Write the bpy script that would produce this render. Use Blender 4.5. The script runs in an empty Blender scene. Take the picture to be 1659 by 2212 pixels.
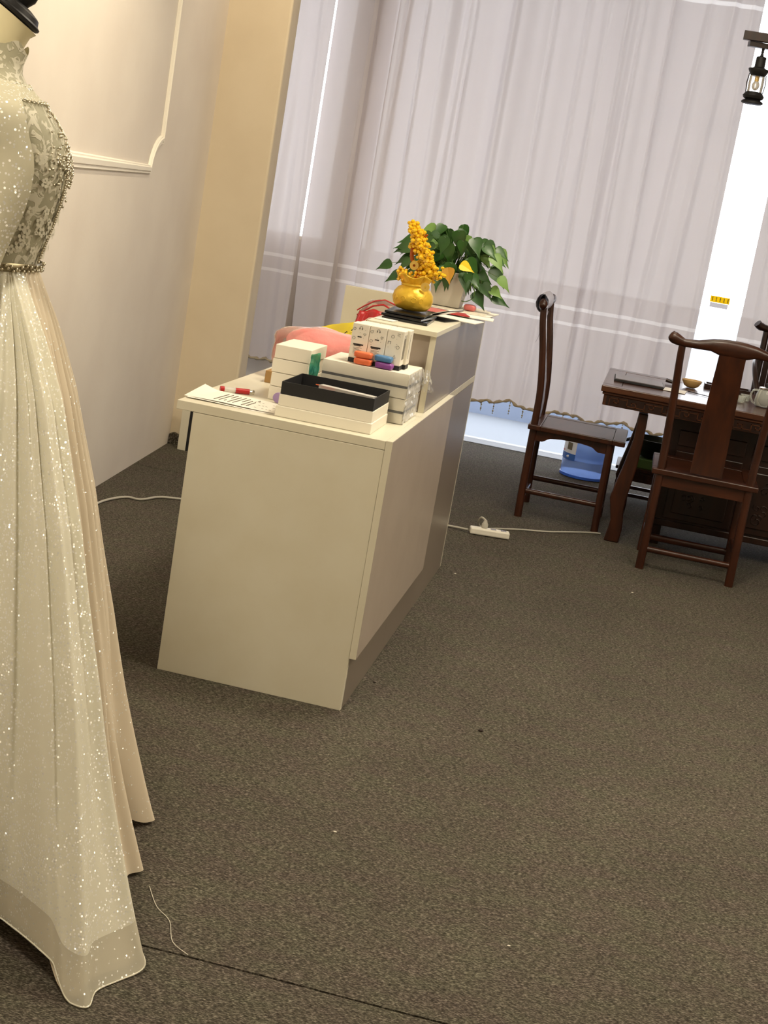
import bpy, math, random
from mathutils import Vector, Matrix, noise
R = math.radians
PI = math.pi
random.seed(7)
sc = bpy.context.scene
COL = sc.collection

# ------------------------------------------------------------------ camera
F_PX, ROLL, PITCH, YAW = 3234.129, R(9.767), R(12.528), R(8.915)
CAM = Vector((1.1590, -3.8330, 1.4340))
fw = Vector((-math.sin(YAW)*math.cos(PITCH), math.cos(YAW)*math.cos(PITCH), -math.sin(PITCH)))
rt = Vector((math.cos(YAW), math.sin(YAW), 0)); up = rt.cross(fw)
r2 = rt*math.cos(ROLL)+up*math.sin(ROLL); u2 = -rt*math.sin(ROLL)+up*math.cos(ROLL)
cd = bpy.data.cameras.new('camera'); cam = bpy.data.objects.new('camera', cd); COL.objects.link(cam)
cd.sensor_fit = 'VERTICAL'; cd.sensor_height = 24; cd.lens = F_PX*24/2212; cd.clip_start = .05
cam.matrix_world = Matrix(((r2.x, u2.x, -fw.x, CAM.x), (r2.y, u2.y, -fw.y, CAM.y), (r2.z, u2.z, -fw.z, CAM.z), (0, 0, 0, 1)))
sc.camera = cam
sc.view_settings.view_transform = 'Standard'; sc.view_settings.look = 'None'
sc.view_settings.exposure = 0.0; sc.view_settings.gamma = 1.0
sc.view_settings.use_curve_mapping = False

# ------------------------------------------------------------------ daylight, room lamps and added overhead fill
W = bpy.data.worlds.new('sky'); sc.world = W; W.use_nodes = True
bg = W.node_tree.nodes['Background']
bg.inputs['Color'].default_value = (.90, .94, 1.0, 1); bg.inputs['Strength'].default_value = 5.8
def area(name, loc, size, power, color, rot=(0, 0, 0), sy=None, portal=False, spread=None):
    l = bpy.data.lights.new(name, 'AREA'); l.size = size; l.energy = power; l.color = color
    l.shape = 'RECTANGLE' if sy else 'DISK'
    if sy: l.size_y = sy
    if spread: l.spread = R(spread)
    if portal: l.cycles.is_portal = True
    o = bpy.data.objects.new(name, l); COL.objects.link(o); o.location = loc; o.rotation_euler = rot
    return o
WARM = (1.0, .90, .71)
area('window_portal', (1.3, 5.02, 1.45), 3.9, 1, (1, 1, 1), (-PI/2, 0, 0), 2.9, True)
area('overhead_light', (2.5, -.4, 2.96), 1.5, 70, WARM)  # added unseen fill, brightens the desk front and left wall
area('overhead_light', (-.05, -2.6, 2.96), .45, 46, WARM)
area('overhead_light', (.95, .55, 2.96), .5, 38, WARM)
area('overhead_light', (1.2, 2.3, 2.96), 1.2, 14, WARM)  # added unseen fill, evens out the far floor and curtains
def spot(loc, aim, power, cone, color):
    l = bpy.data.lights.new('wall_spotlight', 'SPOT'); l.energy = power; l.color = color; l.spot_size = R(cone); l.spot_blend = 1; l.shadow_soft_size = .06
    o = bpy.data.objects.new('wall_spotlight', l); COL.objects.link(o); o.location = loc
    o.rotation_euler = (Vector(aim)-Vector(loc)).to_track_quat('-Z', 'Y').to_euler()
spot((-.15, .9, 2.93), (-.95, 1.1, 1.85), 90, 95, (1, .87, .64))
spot((-.30, 2.2, 2.93), (-.90, 3.1, 1.9), 40, 90, (1, .84, .62))

# ------------------------------------------------------------------ materials
def lin(c):
    if isinstance(c, str):
        c = [int(c[i:i+2], 16)/255 for i in (0, 2, 4)]
    return tuple(((x/12.92) if x <= .04045 else ((x+.055)/1.055)**2.4) for x in c[:3])+(1,)
def mat(name, col, rough=.5, metal=0, bump=None, var=None, spec=None, **k):
    m = bpy.data.materials.new(name); m.use_nodes = True
    nt = m.node_tree; b = nt.nodes['Principled BSDF']
    c = lin(col); b.inputs['Base Color'].default_value = c
    b.inputs['Roughness'].default_value = rough; b.inputs['Metallic'].default_value = metal
    if spec is not None: b.inputs['Specular IOR Level'].default_value = spec
    for kk, v in k.items(): b.inputs[kk.replace('_', ' ')].default_value = v
    if bump or var:
        tc = nt.nodes.new('ShaderNodeTexCoord')
    if var:   # (second colour, scale, stretch xyz)
        mp = nt.nodes.new('ShaderNodeMapping'); mp.inputs['Scale'].default_value = var[2] if len(var) > 2 else (1, 1, 1)
        n = nt.nodes.new('ShaderNodeTexNoise'); n.inputs['Scale'].default_value = var[1]; n.inputs['Detail'].default_value = 6
        mx = nt.nodes.new('ShaderNodeMix'); mx.data_type = 'RGBA'
        rp = nt.nodes.new('ShaderNodeMapRange'); rp.inputs[1].default_value = .35; rp.inputs[2].default_value = .65
        nt.links.new(tc.outputs['Object'], mp.inputs[0]); nt.links.new(mp.outputs[0], n.inputs['Vector'])
        nt.links.new(n.outputs[0], rp.inputs[0]); nt.links.new(rp.outputs[0], mx.inputs[0])
        mx.inputs[6].default_value = c; mx.inputs[7].default_value = lin(var[0])
        nt.links.new(mx.outputs[2], b.inputs['Base Color'])
    if bump:  # (scale, strength, distance)
        n2 = nt.nodes.new('ShaderNodeTexNoise'); n2.inputs['Scale'].default_value = bump[0]; n2.inputs['Detail'].default_value = 4
        bp = nt.nodes.new('ShaderNodeBump'); bp.inputs['Strength'].default_value = bump[1]; bp.inputs['Distance'].default_value = bump[2]
        nt.links.new(tc.outputs['Object'], n2.inputs['Vector']); nt.links.new(n2.outputs[0], bp.inputs['Height'])
        nt.links.new(bp.outputs[0], b.inputs['Normal'])
    return m

def carpet_mat():
    m = bpy.data.materials.new('carpet'); m.use_nodes = True; nt = m.node_tree; N = nt.nodes; L = nt.links
    b = N['Principled BSDF']; b.inputs['Roughness'].default_value = .95; b.inputs['Specular IOR Level'].default_value = .12
    tc = N.new('ShaderNodeTexCoord')
    def nz(scale, st, det, rot=0):
        mp = N.new('ShaderNodeMapping'); mp.inputs['Scale'].default_value = st; mp.inputs['Rotation'].default_value = (0, 0, rot)
        n = N.new('ShaderNodeTexNoise'); n.inputs['Scale'].default_value = scale; n.inputs['Detail'].default_value = det
        n.inputs['Roughness'].default_value = .65
        L.new(tc.outputs['Object'], mp.inputs[0]); L.new(mp.outputs[0], n.inputs['Vector']); return n
    a = nz(140, (1, 2.7, 1), 5, R(4)); f2 = nz(55, (1, 2, 1), 3, R(-5)); lg = nz(2.2, (1, 1, 1), 3)
    rp = N.new('ShaderNodeValToRGB'); cr = rp.color_ramp
    cr.elements[0].position = .35; cr.elements[0].color = lin('2b2821')
    cr.elements[1].position = .67; cr.elements[1].color = lin('878072')
    e = cr.elements.new(.5); e.color = lin('4b463c')
    ad = N.new('ShaderNodeMath'); ad.operation = 'MULTIPLY_ADD'; ad.inputs[1].default_value = .35; 
    L.new(f2.outputs[0], ad.inputs[0])
    sb = N.new('ShaderNodeMath'); sb.operation = 'MULTIPLY_ADD'; sb.inputs[1].default_value = 1.0; sb.inputs[2].default_value = -.175
    L.new(a.outputs[0], sb.inputs[0]); L.new(sb.outputs[0], ad.inputs[2]); L.new(ad.outputs[0], rp.inputs[0])
    hs = N.new('ShaderNodeHueSaturation')
    mr = N.new('ShaderNodeMapRange'); mr.inputs[1].default_value = .3; mr.inputs[2].default_value = .7; mr.inputs[3].default_value = .88; mr.inputs[4].default_value = 1.1
    L.new(lg.outputs[0], mr.inputs[0]); L.new(mr.outputs[0], hs.inputs['Value']); L.new(rp.outputs[0], hs.inputs['Color'])
    hn = nz(9, (1, 1.6, 1), 2); hm = N.new('ShaderNodeMapRange'); hm.inputs[1].default_value = .35; hm.inputs[2].default_value = .65; hm.inputs[3].default_value = .47; hm.inputs[4].default_value = .52
    L.new(hn.outputs[0], hm.inputs[0]); L.new(hm.outputs[0], hs.inputs['Hue'])
    L.new(hs.outputs[0], b.inputs['Base Color'])
    bp = N.new('ShaderNodeBump'); bp.inputs['Strength'].default_value = .6; bp.inputs['Distance'].default_value = .003
    L.new(ad.outputs[0], bp.inputs['Height']); L.new(bp.outputs[0], b.inputs['Normal'])
    return m

def curtain_mat(name, col, bands, trans=.5, clear=.06):
    m = bpy.data.materials.new(name); m.use_nodes = True; nt = m.node_tree; N = nt.nodes; L = nt.links
    N.remove(N['Principled BSDF']); out = N['Material Output']
    tc = N.new('ShaderNodeTexCoord'); sp = N.new('ShaderNodeSeparateXYZ'); L.new(tc.outputs['Object'], sp.inputs[0])
    tot = None
    for z0, z1 in bands:      # woven openwork bands across the cloth
        g = N.new('ShaderNodeMath'); g.operation = 'COMPARE'; g.inputs[1].default_value = (z0+z1)/2; g.inputs[2].default_value = (z1-z0)/2
        L.new(sp.outputs[2], g.inputs[0])
        if tot is None: tot = g
        else:
            a = N.new('ShaderNodeMath'); a.operation = 'MAXIMUM'; L.new(tot.outputs[0], a.inputs[0]); L.new(g.outputs[0], a.inputs[1]); tot = a
    mx = N.new('ShaderNodeMix'); mx.data_type = 'RGBA'; mx.inputs[6].default_value = lin(col); mx.inputs[7].default_value = lin('e9e3e1')
    L.new(tot.outputs[0], mx.inputs[0])
    d = N.new('ShaderNodeBsdfDiffuse'); t = N.new('ShaderNodeBsdfTranslucent'); tr = N.new('ShaderNodeBsdfTransparent')
    L.new(mx.outputs[2], d.inputs[0]); L.new(mx.outputs[2], t.inputs[0])
    n = N.new('ShaderNodeTexNoise'); n.inputs['Scale'].default_value = 260; L.new(tc.outputs['Object'], n.inputs['Vector'])
    bp = N.new('ShaderNodeBump'); bp.inputs['Strength'].default_value = .25; bp.inputs['Distance'].default_value = .001
    L.new(n.outputs[0], bp.inputs['Height']); L.new(bp.outputs[0], d.inputs['Normal'])
    m1 = N.new('ShaderNodeMixShader'); m1.inputs[0].default_value = trans; L.new(d.outputs[0], m1.inputs[1]); L.new(t.outputs[0], m1.inputs[2])
    f = N.new('ShaderNodeMath'); f.operation = 'MULTIPLY_ADD'; f.inputs[1].default_value = .03; f.inputs[2].default_value = clear
    L.new(tot.outputs[0], f.inputs[0])
    m2 = N.new('ShaderNodeMixShader'); L.new(f.outputs[0], m2.inputs[0]); L.new(m1.outputs[0], m2.inputs[1]); L.new(tr.outputs[0], m2.inputs[2])
    L.new(m2.outputs[0], out.inputs[0]); return m

def glassy(name, col, alpha=.75, rough=.05, metal=0):
    """thin clear plastic or glass: see-through with a glossy coat"""
    m = bpy.data.materials.new(name); m.use_nodes = True; nt = m.node_tree; N = nt.nodes; L = nt.links
    b = N['Principled BSDF']; b.inputs['Base Color'].default_value = lin(col); b.inputs['Roughness'].default_value = rough
    tr = N.new('ShaderNodeBsdfTransparent'); tr.inputs[0].default_value = tuple(.5+.5*x for x in lin(col)[:3])+(1,)
    fr = N.new('ShaderNodeFresnel'); fr.inputs[0].default_value = 1.45
    ad = N.new('ShaderNodeMath'); ad.operation = 'ADD'; ad.inputs[1].default_value = 1-alpha; ad.use_clamp = True
    L.new(fr.outputs[0], ad.inputs[0])
    mx = N.new('ShaderNodeMixShader'); L.new(ad.outputs[0], mx.inputs[0]); L.new(tr.outputs[0], mx.inputs[1]); L.new(b.outputs[0], mx.inputs[2])
    L.new(mx.outputs[0], N['Material Output'].inputs[0]); return m

def sequin_mat(name, col, density=.5, scale=230, clear=0.0, transl=.2):
    """tulle with scattered reflective sequins, each tilted its own way"""
    m = bpy.data.materials.new(name); m.use_nodes = True; nt = m.node_tree; N = nt.nodes; L = nt.links
    N.remove(N['Principled BSDF']); out = N['Material Output']
    tc = N.new('ShaderNodeTexCoord')
    v = N.new('ShaderNodeTexVoronoi'); v.inputs['Scale'].default_value = scale; L.new(tc.outputs['Object'], v.inputs['Vector'])
    lt = N.new('ShaderNodeMath'); lt.operation = 'LESS_THAN'; lt.inputs[1].default_value = .40; L.new(v.outputs['Distance'], lt.inputs[0])
    sep = N.new('ShaderNodeSeparateColor'); L.new(v.outputs['Color'], sep.inputs[0])
    st = N.new('ShaderNodeMapping'); st.inputs['Scale'].default_value = (9, 9, 1.6); L.new(tc.outputs['Object'], st.inputs[0])
    n = N.new('ShaderNodeTexNoise'); n.inputs['Scale'].default_value = 2.3; n.inputs['Detail'].default_value = 3; L.new(st.outputs[0], n.inputs['Vector'])
    mr = N.new('ShaderNodeMapRange'); mr.inputs[1].default_value = .42; mr.inputs[2].default_value = .68; mr.inputs[3].default_value = density*.25; mr.inputs[4].default_value = density
    L.new(n.outputs[0], mr.inputs[0])
    l2 = N.new('ShaderNodeMath'); l2.operation = 'LESS_THAN'; L.new(sep.outputs[0], l2.inputs[0]); L.new(mr.outputs[0], l2.inputs[1])
    mk = N.new('ShaderNodeMath'); mk.operation = 'MULTIPLY'; L.new(lt.outputs[0], mk.inputs[0]); L.new(l2.outputs[0], mk.inputs[1])
    d = N.new('ShaderNodeBsdfDiffuse'); d.inputs[0].default_value = lin(col)
    t = N.new('ShaderNodeBsdfTranslucent'); t.inputs[0].default_value = lin(col)
    m0 = N.new('ShaderNodeMixShader'); m0.inputs[0].default_value = transl; L.new(d.outputs[0], m0.inputs[1]); L.new(t.outputs[0], m0.inputs[2])
    base = m0
    if clear:
        tr = N.new('ShaderNodeBsdfTransparent'); mc = N.new('ShaderNodeMixShader'); mc.inputs[0].default_value = clear
        L.new(m0.outputs[0], mc.inputs[1]); L.new(tr.outputs[0], mc.inputs[2]); base = mc
    # tilted flakes
    vm = N.new('ShaderNodeVectorMath'); vm.operation = 'SUBTRACT'; vm.inputs[1].default_value = (.5, .5, .5); L.new(v.outputs['Color'], vm.inputs[0])
    vs = N.new('ShaderNodeVectorMath'); vs.operation = 'SCALE'; vs.inputs['Scale'].default_value = 1.1; L.new(vm.outputs[0], vs.inputs[0])
    ge = N.new('ShaderNodeNewGeometry'); va = N.new('ShaderNodeVectorMath'); va.operation = 'ADD'
    L.new(ge.outputs['Normal'], va.inputs[0]); L.new(vs.outputs[0], va.inputs[1])
    vn = N.new('ShaderNodeVectorMath'); vn.operation = 'NORMALIZE'; L.new(va.outputs[0], vn.inputs[0])
    gl = N.new('ShaderNodeBsdfAnisotropic'); gl.inputs['Color'].default_value = (1, .97, .9, 1); gl.inputs['Roughness'].default_value = .38
    L.new(vn.outputs[0], gl.inputs['Normal'])
    wd = N.new('ShaderNodeBsdfDiffuse'); wd.inputs[0].default_value = (.96, .95, .9, 1)  # sequin white also carries painted glint, bright from any side
    fm = N.new('ShaderNodeMixShader'); fm.inputs[0].default_value = .45; L.new(wd.outputs[0], fm.inputs[1]); L.new(gl.outputs[0], fm.inputs[2])
    mx = N.new('ShaderNodeMixShader'); L.new(mk.outputs[0], mx.inputs[0]); L.new(base.outputs[0], mx.inputs[1]); L.new(fm.outputs[0], mx.inputs[2])
    L.new(mx.outputs[0], out.inputs[0]); return m

def lace_mat():
    m = bpy.data.materials.new('lace'); m.use_nodes = True; nt = m.node_tree; N = nt.nodes; L = nt.links
    b = N['Principled BSDF']; b.inputs['Roughness'].default_value = .7
    tc = N.new('ShaderNodeTexCoord'); n = N.new('ShaderNodeTexNoise'); n.inputs['Scale'].default_value = 38; n.inputs['Distortion'].default_value = 1.6
    n.inputs['Detail'].default_value = 2; L.new(tc.outputs['Object'], n.inputs['Vector'])
    r = N.new('ShaderNodeValToRGB'); r.color_ramp.elements[0].position = .49; r.color_ramp.elements[0].color = lin('a8a38a')
    r.color_ramp.elements[1].position = .54; r.color_ramp.elements[1].color = lin('d3cdb8')
    L.new(n.outputs[0], r.inputs[0]); L.new(r.outputs[0], b.inputs['Base Color'])
    bp = N.new('ShaderNodeBump'); bp.inputs['Strength'].default_value = .8; bp.inputs['Distance'].default_value = .003
    L.new(r.outputs[0], bp.inputs['Height']); L.new(bp.outputs[0], b.inputs['Normal']); return m

M = {}
M['carpet'] = carpet_mat()
M['wall'] = mat('wall_paint', 'dfd6cb', .85, bump=(60, .12, .002), var=('d9cfc4', 3))
M['wallwarm'] = mat('pier_paint', 'e0d2b8', .85, bump=(60, .12, .002), var=('dacbb0', 3))
M['ceiling'] = mat('ceiling_paint', 'e6dfd2', .9)
M['white_trim'] = mat('white_moulding', 'efe8da', .5)
M['desk'] = mat('desk_laminate', 'ded8c4', .42, var=('dad3bd', 8))
M['desk_front'] = mat('desk_shaded_laminate', 'b3a699', .33, var=('ada093', 8))  # darker copy of the cream laminate, side shade put into its colour
M['desk_dark'] = mat('desk_dark_laminate', '877c70', .30)
M['cur'] = curtain_mat('sheer_curtain', 'cfc6c4', [(.868, .888), (.780, .798), (2.612, 2.635)], .235, .018)
M['gold_trim'] = mat('gold_braid', 'a8977a', .7, bump=(300, 1, .003))
M['wood'] = mat('rosewood', '43200f', .30, var=('2e150b', 6, (6, 6, 1)), spec=.5)
M['woodh'] = mat('rosewood_rail', '43200f', .30, var=('2e150b', 6, (1, 6, 6)), spec=.5)
M['dwood'] = mat('dark_rosewood', '2e160d', .32, var=('1f0f09', 5, (6, 6, 1)))
M['twood'] = mat('table_wood', '573320', .22, var=('40251a', 5, (1, 7, 7)))
M['black'] = mat('black_card', '17171a', .55)
M['blackgl'] = mat('black_gloss', '121214', .15)
M['metalk'] = mat('black_iron', '1d1c1d', .45, .3)
M['box'] = mat('white_card', 'efe9d9', .5)
M['boxedge'] = mat('card_edge', 'dcd4c0', .6)
M['paper'] = mat('paper', 'f2ece0', .7)
M['ink'] = mat('ink', '6b6355', .8)
M['inkd'] = mat('dark_ink', '2a2622', .8)
M['film'] = glassy('shrink_film', 'ffffff', .93, .12)
M['clear'] = glassy('clear_plastic', 'f4f0ea', .55, .2)
M['glass'] = glassy('glass', 'ffffff', 1.0, .02)
M['tglass'] = glassy('teapot_glass', 'f2f5f0', .78, .04)
M['pane'] = glassy('window_glass', 'ffffff', 1.0, .0)
M['gold'] = mat('gold_lacquer', 'e6bd3c', .36, .40, bump=(45, .35, .004), var=('dcb338', 14))
M['goldp'] = mat('gold_coin', 'd9b45a', .35, .5)
M['amber'] = mat('amber_resin', 'ffcf28', .20, .1, spec=.7, Transmission_Weight=.2)
M['trunk'] = mat('orange_trunk', 'b0560f', .3, .2)
M['leaf'] = mat('leaf', '2f5a1c', .38, var=('1f4414', 9), spec=.5)
M['leafl'] = mat('pale_leaf', '6c8f45', .45)
M['leafy'] = mat('yellow_leaf', 'e8c81c', .5)
M['leafo'] = mat('ochre_leaf', 'b98a2a', .6)
M['stem'] = mat('stem', '4c6a2e', .5)
M['soil'] = mat('soil', '32261b', .9)
M['pot'] = mat('pot', 'c9c3b5', .5)
M['pink'] = mat('pink_tulle', 'ff8f92', .7, bump=(30, .6, .01), var=('fba6a4', 7, (1, 1, 6)))
M['bagfilm'] = glassy('bag_film', 'f4e6dc', .90, .12)
M['red'] = mat('red_wrapper', 'b01f22', .35)
M['yellow'] = mat('yellow_wrapper', 'd9c430', .4)
M['pinkthing'] = mat('pink_rubber', 'cf6f6c', .4)
M['orange'] = mat('orange_clay', 'f57a4c', .35, bump=(50, .4, .003))
M['blue'] = mat('blue_clay', '4f7fae', .35, bump=(50, .4, .003))
M['purple'] = mat('purple_clay', '8d4a9a', .35, bump=(50, .4, .003))
M['teal'] = mat('teal_plastic', '3f9a8c', .3, bump=(40, .8, .004), var=('5a9a62', 20))
M['lilac'] = mat('lilac_plastic', 'a98fc4', .35)
M['brown'] = mat('cardboard', 'a3804f', .8)
M['plastic'] = mat('white_plastic', 'eee9da', .4)
M['cable'] = mat('grey_cable', 'b9b4a8', .5)
M['blueb'] = mat('blue_bottle', '93b4f2', .18, spec=.6, Transmission_Weight=.45, IOR=1.2)
M['bluew'] = mat('bottle_band', '3f69d6', .2)
M['label'] = mat('bottle_label', 'dfe3ee', .5)
M['labelb'] = mat('bottle_label_blue', '2f62b5', .5)
M['tray'] = mat('tray_grey', '6d6668', .25)
M['bamboo'] = mat('bamboo', 'c9a66b', .5)
M['green'] = mat('green_box', '56743a', .5)
M['iron'] = mat('wok_iron', '22261f', .3, .5)
M['chrome'] = mat('chrome', 'cfcac0', .2, 1.0)
M['bulb'] = mat('bulb_glass', 'f6efe0', .1, Transmission_Weight=.6)
M['neck'] = mat('mannequin_skin', 'd8cda6', .5)
M['lace'] = lace_mat()
M['lacef'] = mat('lace_thread', 'cfc9b4', .7)
M['over'] = sequin_mat('sequin_tulle', 'ebe7d4', 1.15, 215)
M['under'] = sequin_mat('champagne_tulle', 'e6d8c0', .16, 240)
M['cape'] = sequin_mat('sequin_cape', 'd6d0b8', .95, 190)
M['hem'] = sequin_mat('sheer_hem', 'e0dac6', .3, 230, .22)
M['bead'] = mat('bead', 'd8d0ba', .2, .7)
M['beadd'] = mat('dark_bead', '8f8468', .3, .6)
M['sill'] = mat('sill_stone', '8a8e96', .6)
M['ground'] = mat('pavement', '70757c', .9)
M['outwall'] = mat('outside_daylight_tint', '8795ad', .8)  # bluish daylight put into the wall colour
M['sticker'] = curtain_mat('yellow_sticker', 'ffe21e', [(90, 91)], .3, .0)
M['crumb'] = mat('crumb', '2a1a12', .8)
M['fluff'] = mat('fluff', 'd9d2c2', .8)
M['wrap'] = mat('plastic_wrap', 'b9b2ba', .35, bump=(60, .6, .004))
M['groove'] = mat('seam_groove', '1b120d', .9)  # dark backing that shows in the carpet seams

# ------------------------------------------------------------------ mesh helpers
ORG = {}
class MB:
    def __init__(s): s.v = []; s.f = []; s.mi = []; s.cur = 0
    def add(s, vs, fs):
        b = len(s.v); s.v += [tuple(x) for x in vs]; s.f += [tuple(i+b for i in f) for f in fs]; s.mi += [s.cur]*len(fs); return s
    def box(s, x0, x1, y0, y1, z0, z1, rz=0, tilt=None):
        vs = [Vector((x, y, z)) for z in (z0, z1) for y in (y0, y1) for x in (x0, x1)]
        c = Vector(((x0+x1)/2, (y0+y1)/2, z0))
        if rz or tilt:
            m = Matrix.Rotation(rz, 3, 'Z')
            if tilt: m = m @ Matrix.Rotation(tilt[0], 3, 'X') @ Matrix.Rotation(tilt[1], 3, 'Y')
            vs = [m @ (v-c)+c for v in vs]
        return s.add(vs, [(0, 2, 3, 1), (4, 5, 7, 6), (0, 1, 5, 4), (2, 6, 7, 3), (0, 4, 6, 2), (1, 3, 7, 5)])
    def loft(s, rings, closed=True, cap=True):
        n = len(rings[0]); vs = [p for r in rings for p in r]; fs = []
        for i in range(len(rings)-1):
            for j in range(n if closed else n-1):
                k = (j+1) % n; fs.append((i*n+j, i*n+k, (i+1)*n+k, (i+1)*n+j))
        if cap and closed:
            fs.append(tuple(range(n-1, -1, -1))); fs.append(tuple((len(rings)-1)*n+j for j in range(n)))
        return s.add(vs, fs)
    def lathe(s, c, prof, n=24, sx=1, sy=1, rot=None):
        rings = []
        for r, z in prof:
            ring = []
            for j in range(n):
                a = 2*PI*j/n; p = Vector((max(r, .0001)*math.cos(a)*sx, max(r, .0001)*math.sin(a)*sy, z))
                if rot: p = rot @ p
                ring.append(p+Vector(c))
            rings.append(ring)
        return s.loft(rings)
    def tube(s, pts, r, n=8, sq=0, flat=1):
        pts = [Vector(p) for p in pts]; rings = []
        for i, p in enumerate(pts):
            t = (pts[min(i+1, len(pts)-1)]-pts[max(i-1, 0)]).normalized()
            a = Vector((0, 0, 1)) if abs(t.z) < .9 else Vector((1, 0, 0))
            u = t.cross(a).normalized(); w = u.cross(t)
            rr = r[i] if isinstance(r, (list, tuple)) else r
            ring = []
            for j in range(n):
                an = 2*PI*(j+.5)/n; cx, cy = math.cos(an), math.sin(an)
                if sq:
                    cx = math.copysign(abs(cx)**(1-sq), cx); cy = math.copysign(abs(cy)**(1-sq), cy)
                ring.append(p+u*cx*rr*flat+w*cy*rr)
            rings.append(ring)
        return s.loft(rings)
    def ball(s, c, r, n=10, m=7, sc3=(1, 1, 1)):
        prof = [(math.sin(PI*i/m)*r, -math.cos(PI*i/m)*r*sc3[2]) for i in range(m+1)]
        return s.lathe(c, prof, n, sc3[0], sc3[1])
    def prism(s, poly, y0, y1, axis='y'):
        n = len(poly)
        f = {'y': lambda p, t: (p[0], t, p[1]), 'x': lambda p, t: (t, p[0], p[1]), 'z': lambda p, t: (p[0], p[1], t)}[axis]
        vs = [f(p, y0) for p in poly]+[f(p, y1) for p in poly]
        fs = [tuple(range(n-1, -1, -1)), tuple(range(n, 2*n))]+[(i, (i+1) % n, n+(i+1) % n, n+i) for i in range(n)]
        return s.add(vs, fs)
    def grid(s, fn, nu, nv, closed=False):
        vs = [fn(i/nu, j/nv) for j in range(nv+1) for i in range(nu+(0 if closed else 1))]
        w = nu if closed else nu+1; fs = []
        for j in range(nv):
            for i in range(nu): k = (i+1) % w; fs.append((j*w+i, j*w+k, (j+1)*w+k, (j+1)*w+i))
        return s.add(vs, fs)
    def build(s, name, m, parent=None, loc=(0, 0, 0), smooth=False, bevel=0, thick=0, sub=0, label=None):
        off = Vector(loc)
        root = parent
        while root is not None and root.parent: root = root.parent
        if root is not None: off = ORG.get(root.name, Vector((0, 0, 0)))
        me = bpy.data.meshes.new(name)
        me.from_pydata([tuple(Vector(v)-off) for v in s.v], [], s.f)
        mm = m if isinstance(m, (list, tuple)) else [m]
        for x in mm: me.materials.append(M[x])
        if len(mm) > 1:
            for p, i in zip(me.polygons, s.mi): p.material_index = i
        import bmesh
        bm = bmesh.new(); bm.from_mesh(me); bmesh.ops.recalc_face_normals(bm, faces=bm.faces); bm.to_mesh(me); bm.free()
        if smooth:
            me.shade_smooth()
            try: me.set_sharp_from_angle(angle=R(smooth if smooth > 1 else 40))
            except Exception: pass
        o = bpy.data.objects.new(name, me); COL.objects.link(o)
        if parent is not None: o.parent = parent
        else: o.location = off; ORG[o.name] = off
        if thick:
            d = o.modifiers.new('thickness', 'SOLIDIFY'); d.thickness = thick; d.offset = 0
        if bevel:
            d = o.modifiers.new('bevel', 'BEVEL'); d.width = bevel; d.segments = 2; d.limit_method = 'ANGLE'
        if label: o['label'] = label
        return o
def tag(o, label, cat, group=None, kind=None):
    o['label'] = label; o['category'] = cat
    if group: o['group'] = group
    if kind: o['kind'] = kind
    return o
def struct(o): o['kind'] = 'structure'; return o
def thing(name, loc, label, cat, group=None, kind=None):
    o = bpy.data.objects.new(name, None); COL.objects.link(o); o.location = loc; o.empty_display_size = .05
    ORG[o.name] = Vector(loc); return tag(o, label, cat, group, kind)
def dup(o, loc, rz, label):
    r = o.copy(); COL.objects.link(r); r.location = loc; r.rotation_euler = (0, 0, rz); r['label'] = label
    def rec(src, dst):
        for ch in [x for x in src.children]:
            c = ch.copy(); COL.objects.link(c); c.parent = dst; rec(ch, c)
    rec(o, r); return r
def cr(pts, n, closed=False):
    """Catmull-Rom through points, n samples a span"""
    P = [Vector(p) for p in pts]; out = []; L = len(P)
    for i in range(L if closed else L-1):
        if closed: a, b, c, d = P[(i-1) % L], P[i], P[(i+1) % L], P[(i+2) % L]
        else: a, b, c, d = P[max(i-1, 0)], P[i], P[i+1], P[min(i+2, L-1)]
        for k in range(n):
            t = k/n
            out.append(.5*((2*b)+(c-a)*t+(2*a-5*b+4*c-d)*t*t+(3*b-a-3*c+d)*t*t*t))
    if not closed: out.append(P[-1])
    return out
def interp(tab, x):
    if x <= tab[0][0]: return tab[0][1]
    for (a, b), (c, d) in zip(tab, tab[1:]):
        if x <= c: return b+(d-b)*(x-a)/(c-a)
    return tab[-1][1]

# ------------------------------------------------------------------ room shell
CEIL = 3.0
def seam_y(k, x):
    if k == 0: return 2.47+.055*(x+.95)/1.4+.012*noise.noise(Vector((x*1.3, 3, 0))) if x < .45 else 2.50+.10*(x-.45)+.014*noise.noise(Vector((x*1.5, 3, 0)))
    return -1.415+.012*noise.noise(Vector((x*2, 9, 0)))
# carpet laid in three sheets: thin gaps between them are real seams
def sheet(name, ylo, yhi):
    mb = MB(); xs = [-1.4+i*.05 for i in range(0, 105)]
    lo = [(x, ylo(x), 0) for x in xs]; hi = [(x, yhi(x), 0) for x in xs]
    n = len(xs); fs = [(i, i+1, n+i+1, n+i) for i in range(n-1)]
    lo2 = [(x, ylo(x), -.008) for x in xs]; hi2 = [(x, yhi(x), -.008) for x in xs]
    fs += [(i, 2*n+i, 2*n+i+1, i+1) for i in range(n-1)]+[(n+i, n+i+1, 3*n+i+1, 3*n+i) for i in range(n-1)]
    mb.add(lo+hi+lo2+hi2, fs); return struct(mb.build(name, 'carpet'))
g = .003
sheet('floor', lambda x: seam_y(1, x)+g, lambda x: seam_y(0, x)-g*(1 if x < .3 else .5))
sheet('floor', lambda x: seam_y(0, x)+g*(1 if x < .3 else .5), lambda x: 4.84)
sheet('floor', lambda x: -5.2, lambda x: seam_y(1, x)-g)
struct(MB().box(-1.5, 3.9, -5.3, 5.0, -.06, -.0085).build('floor', 'groove'))
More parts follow.
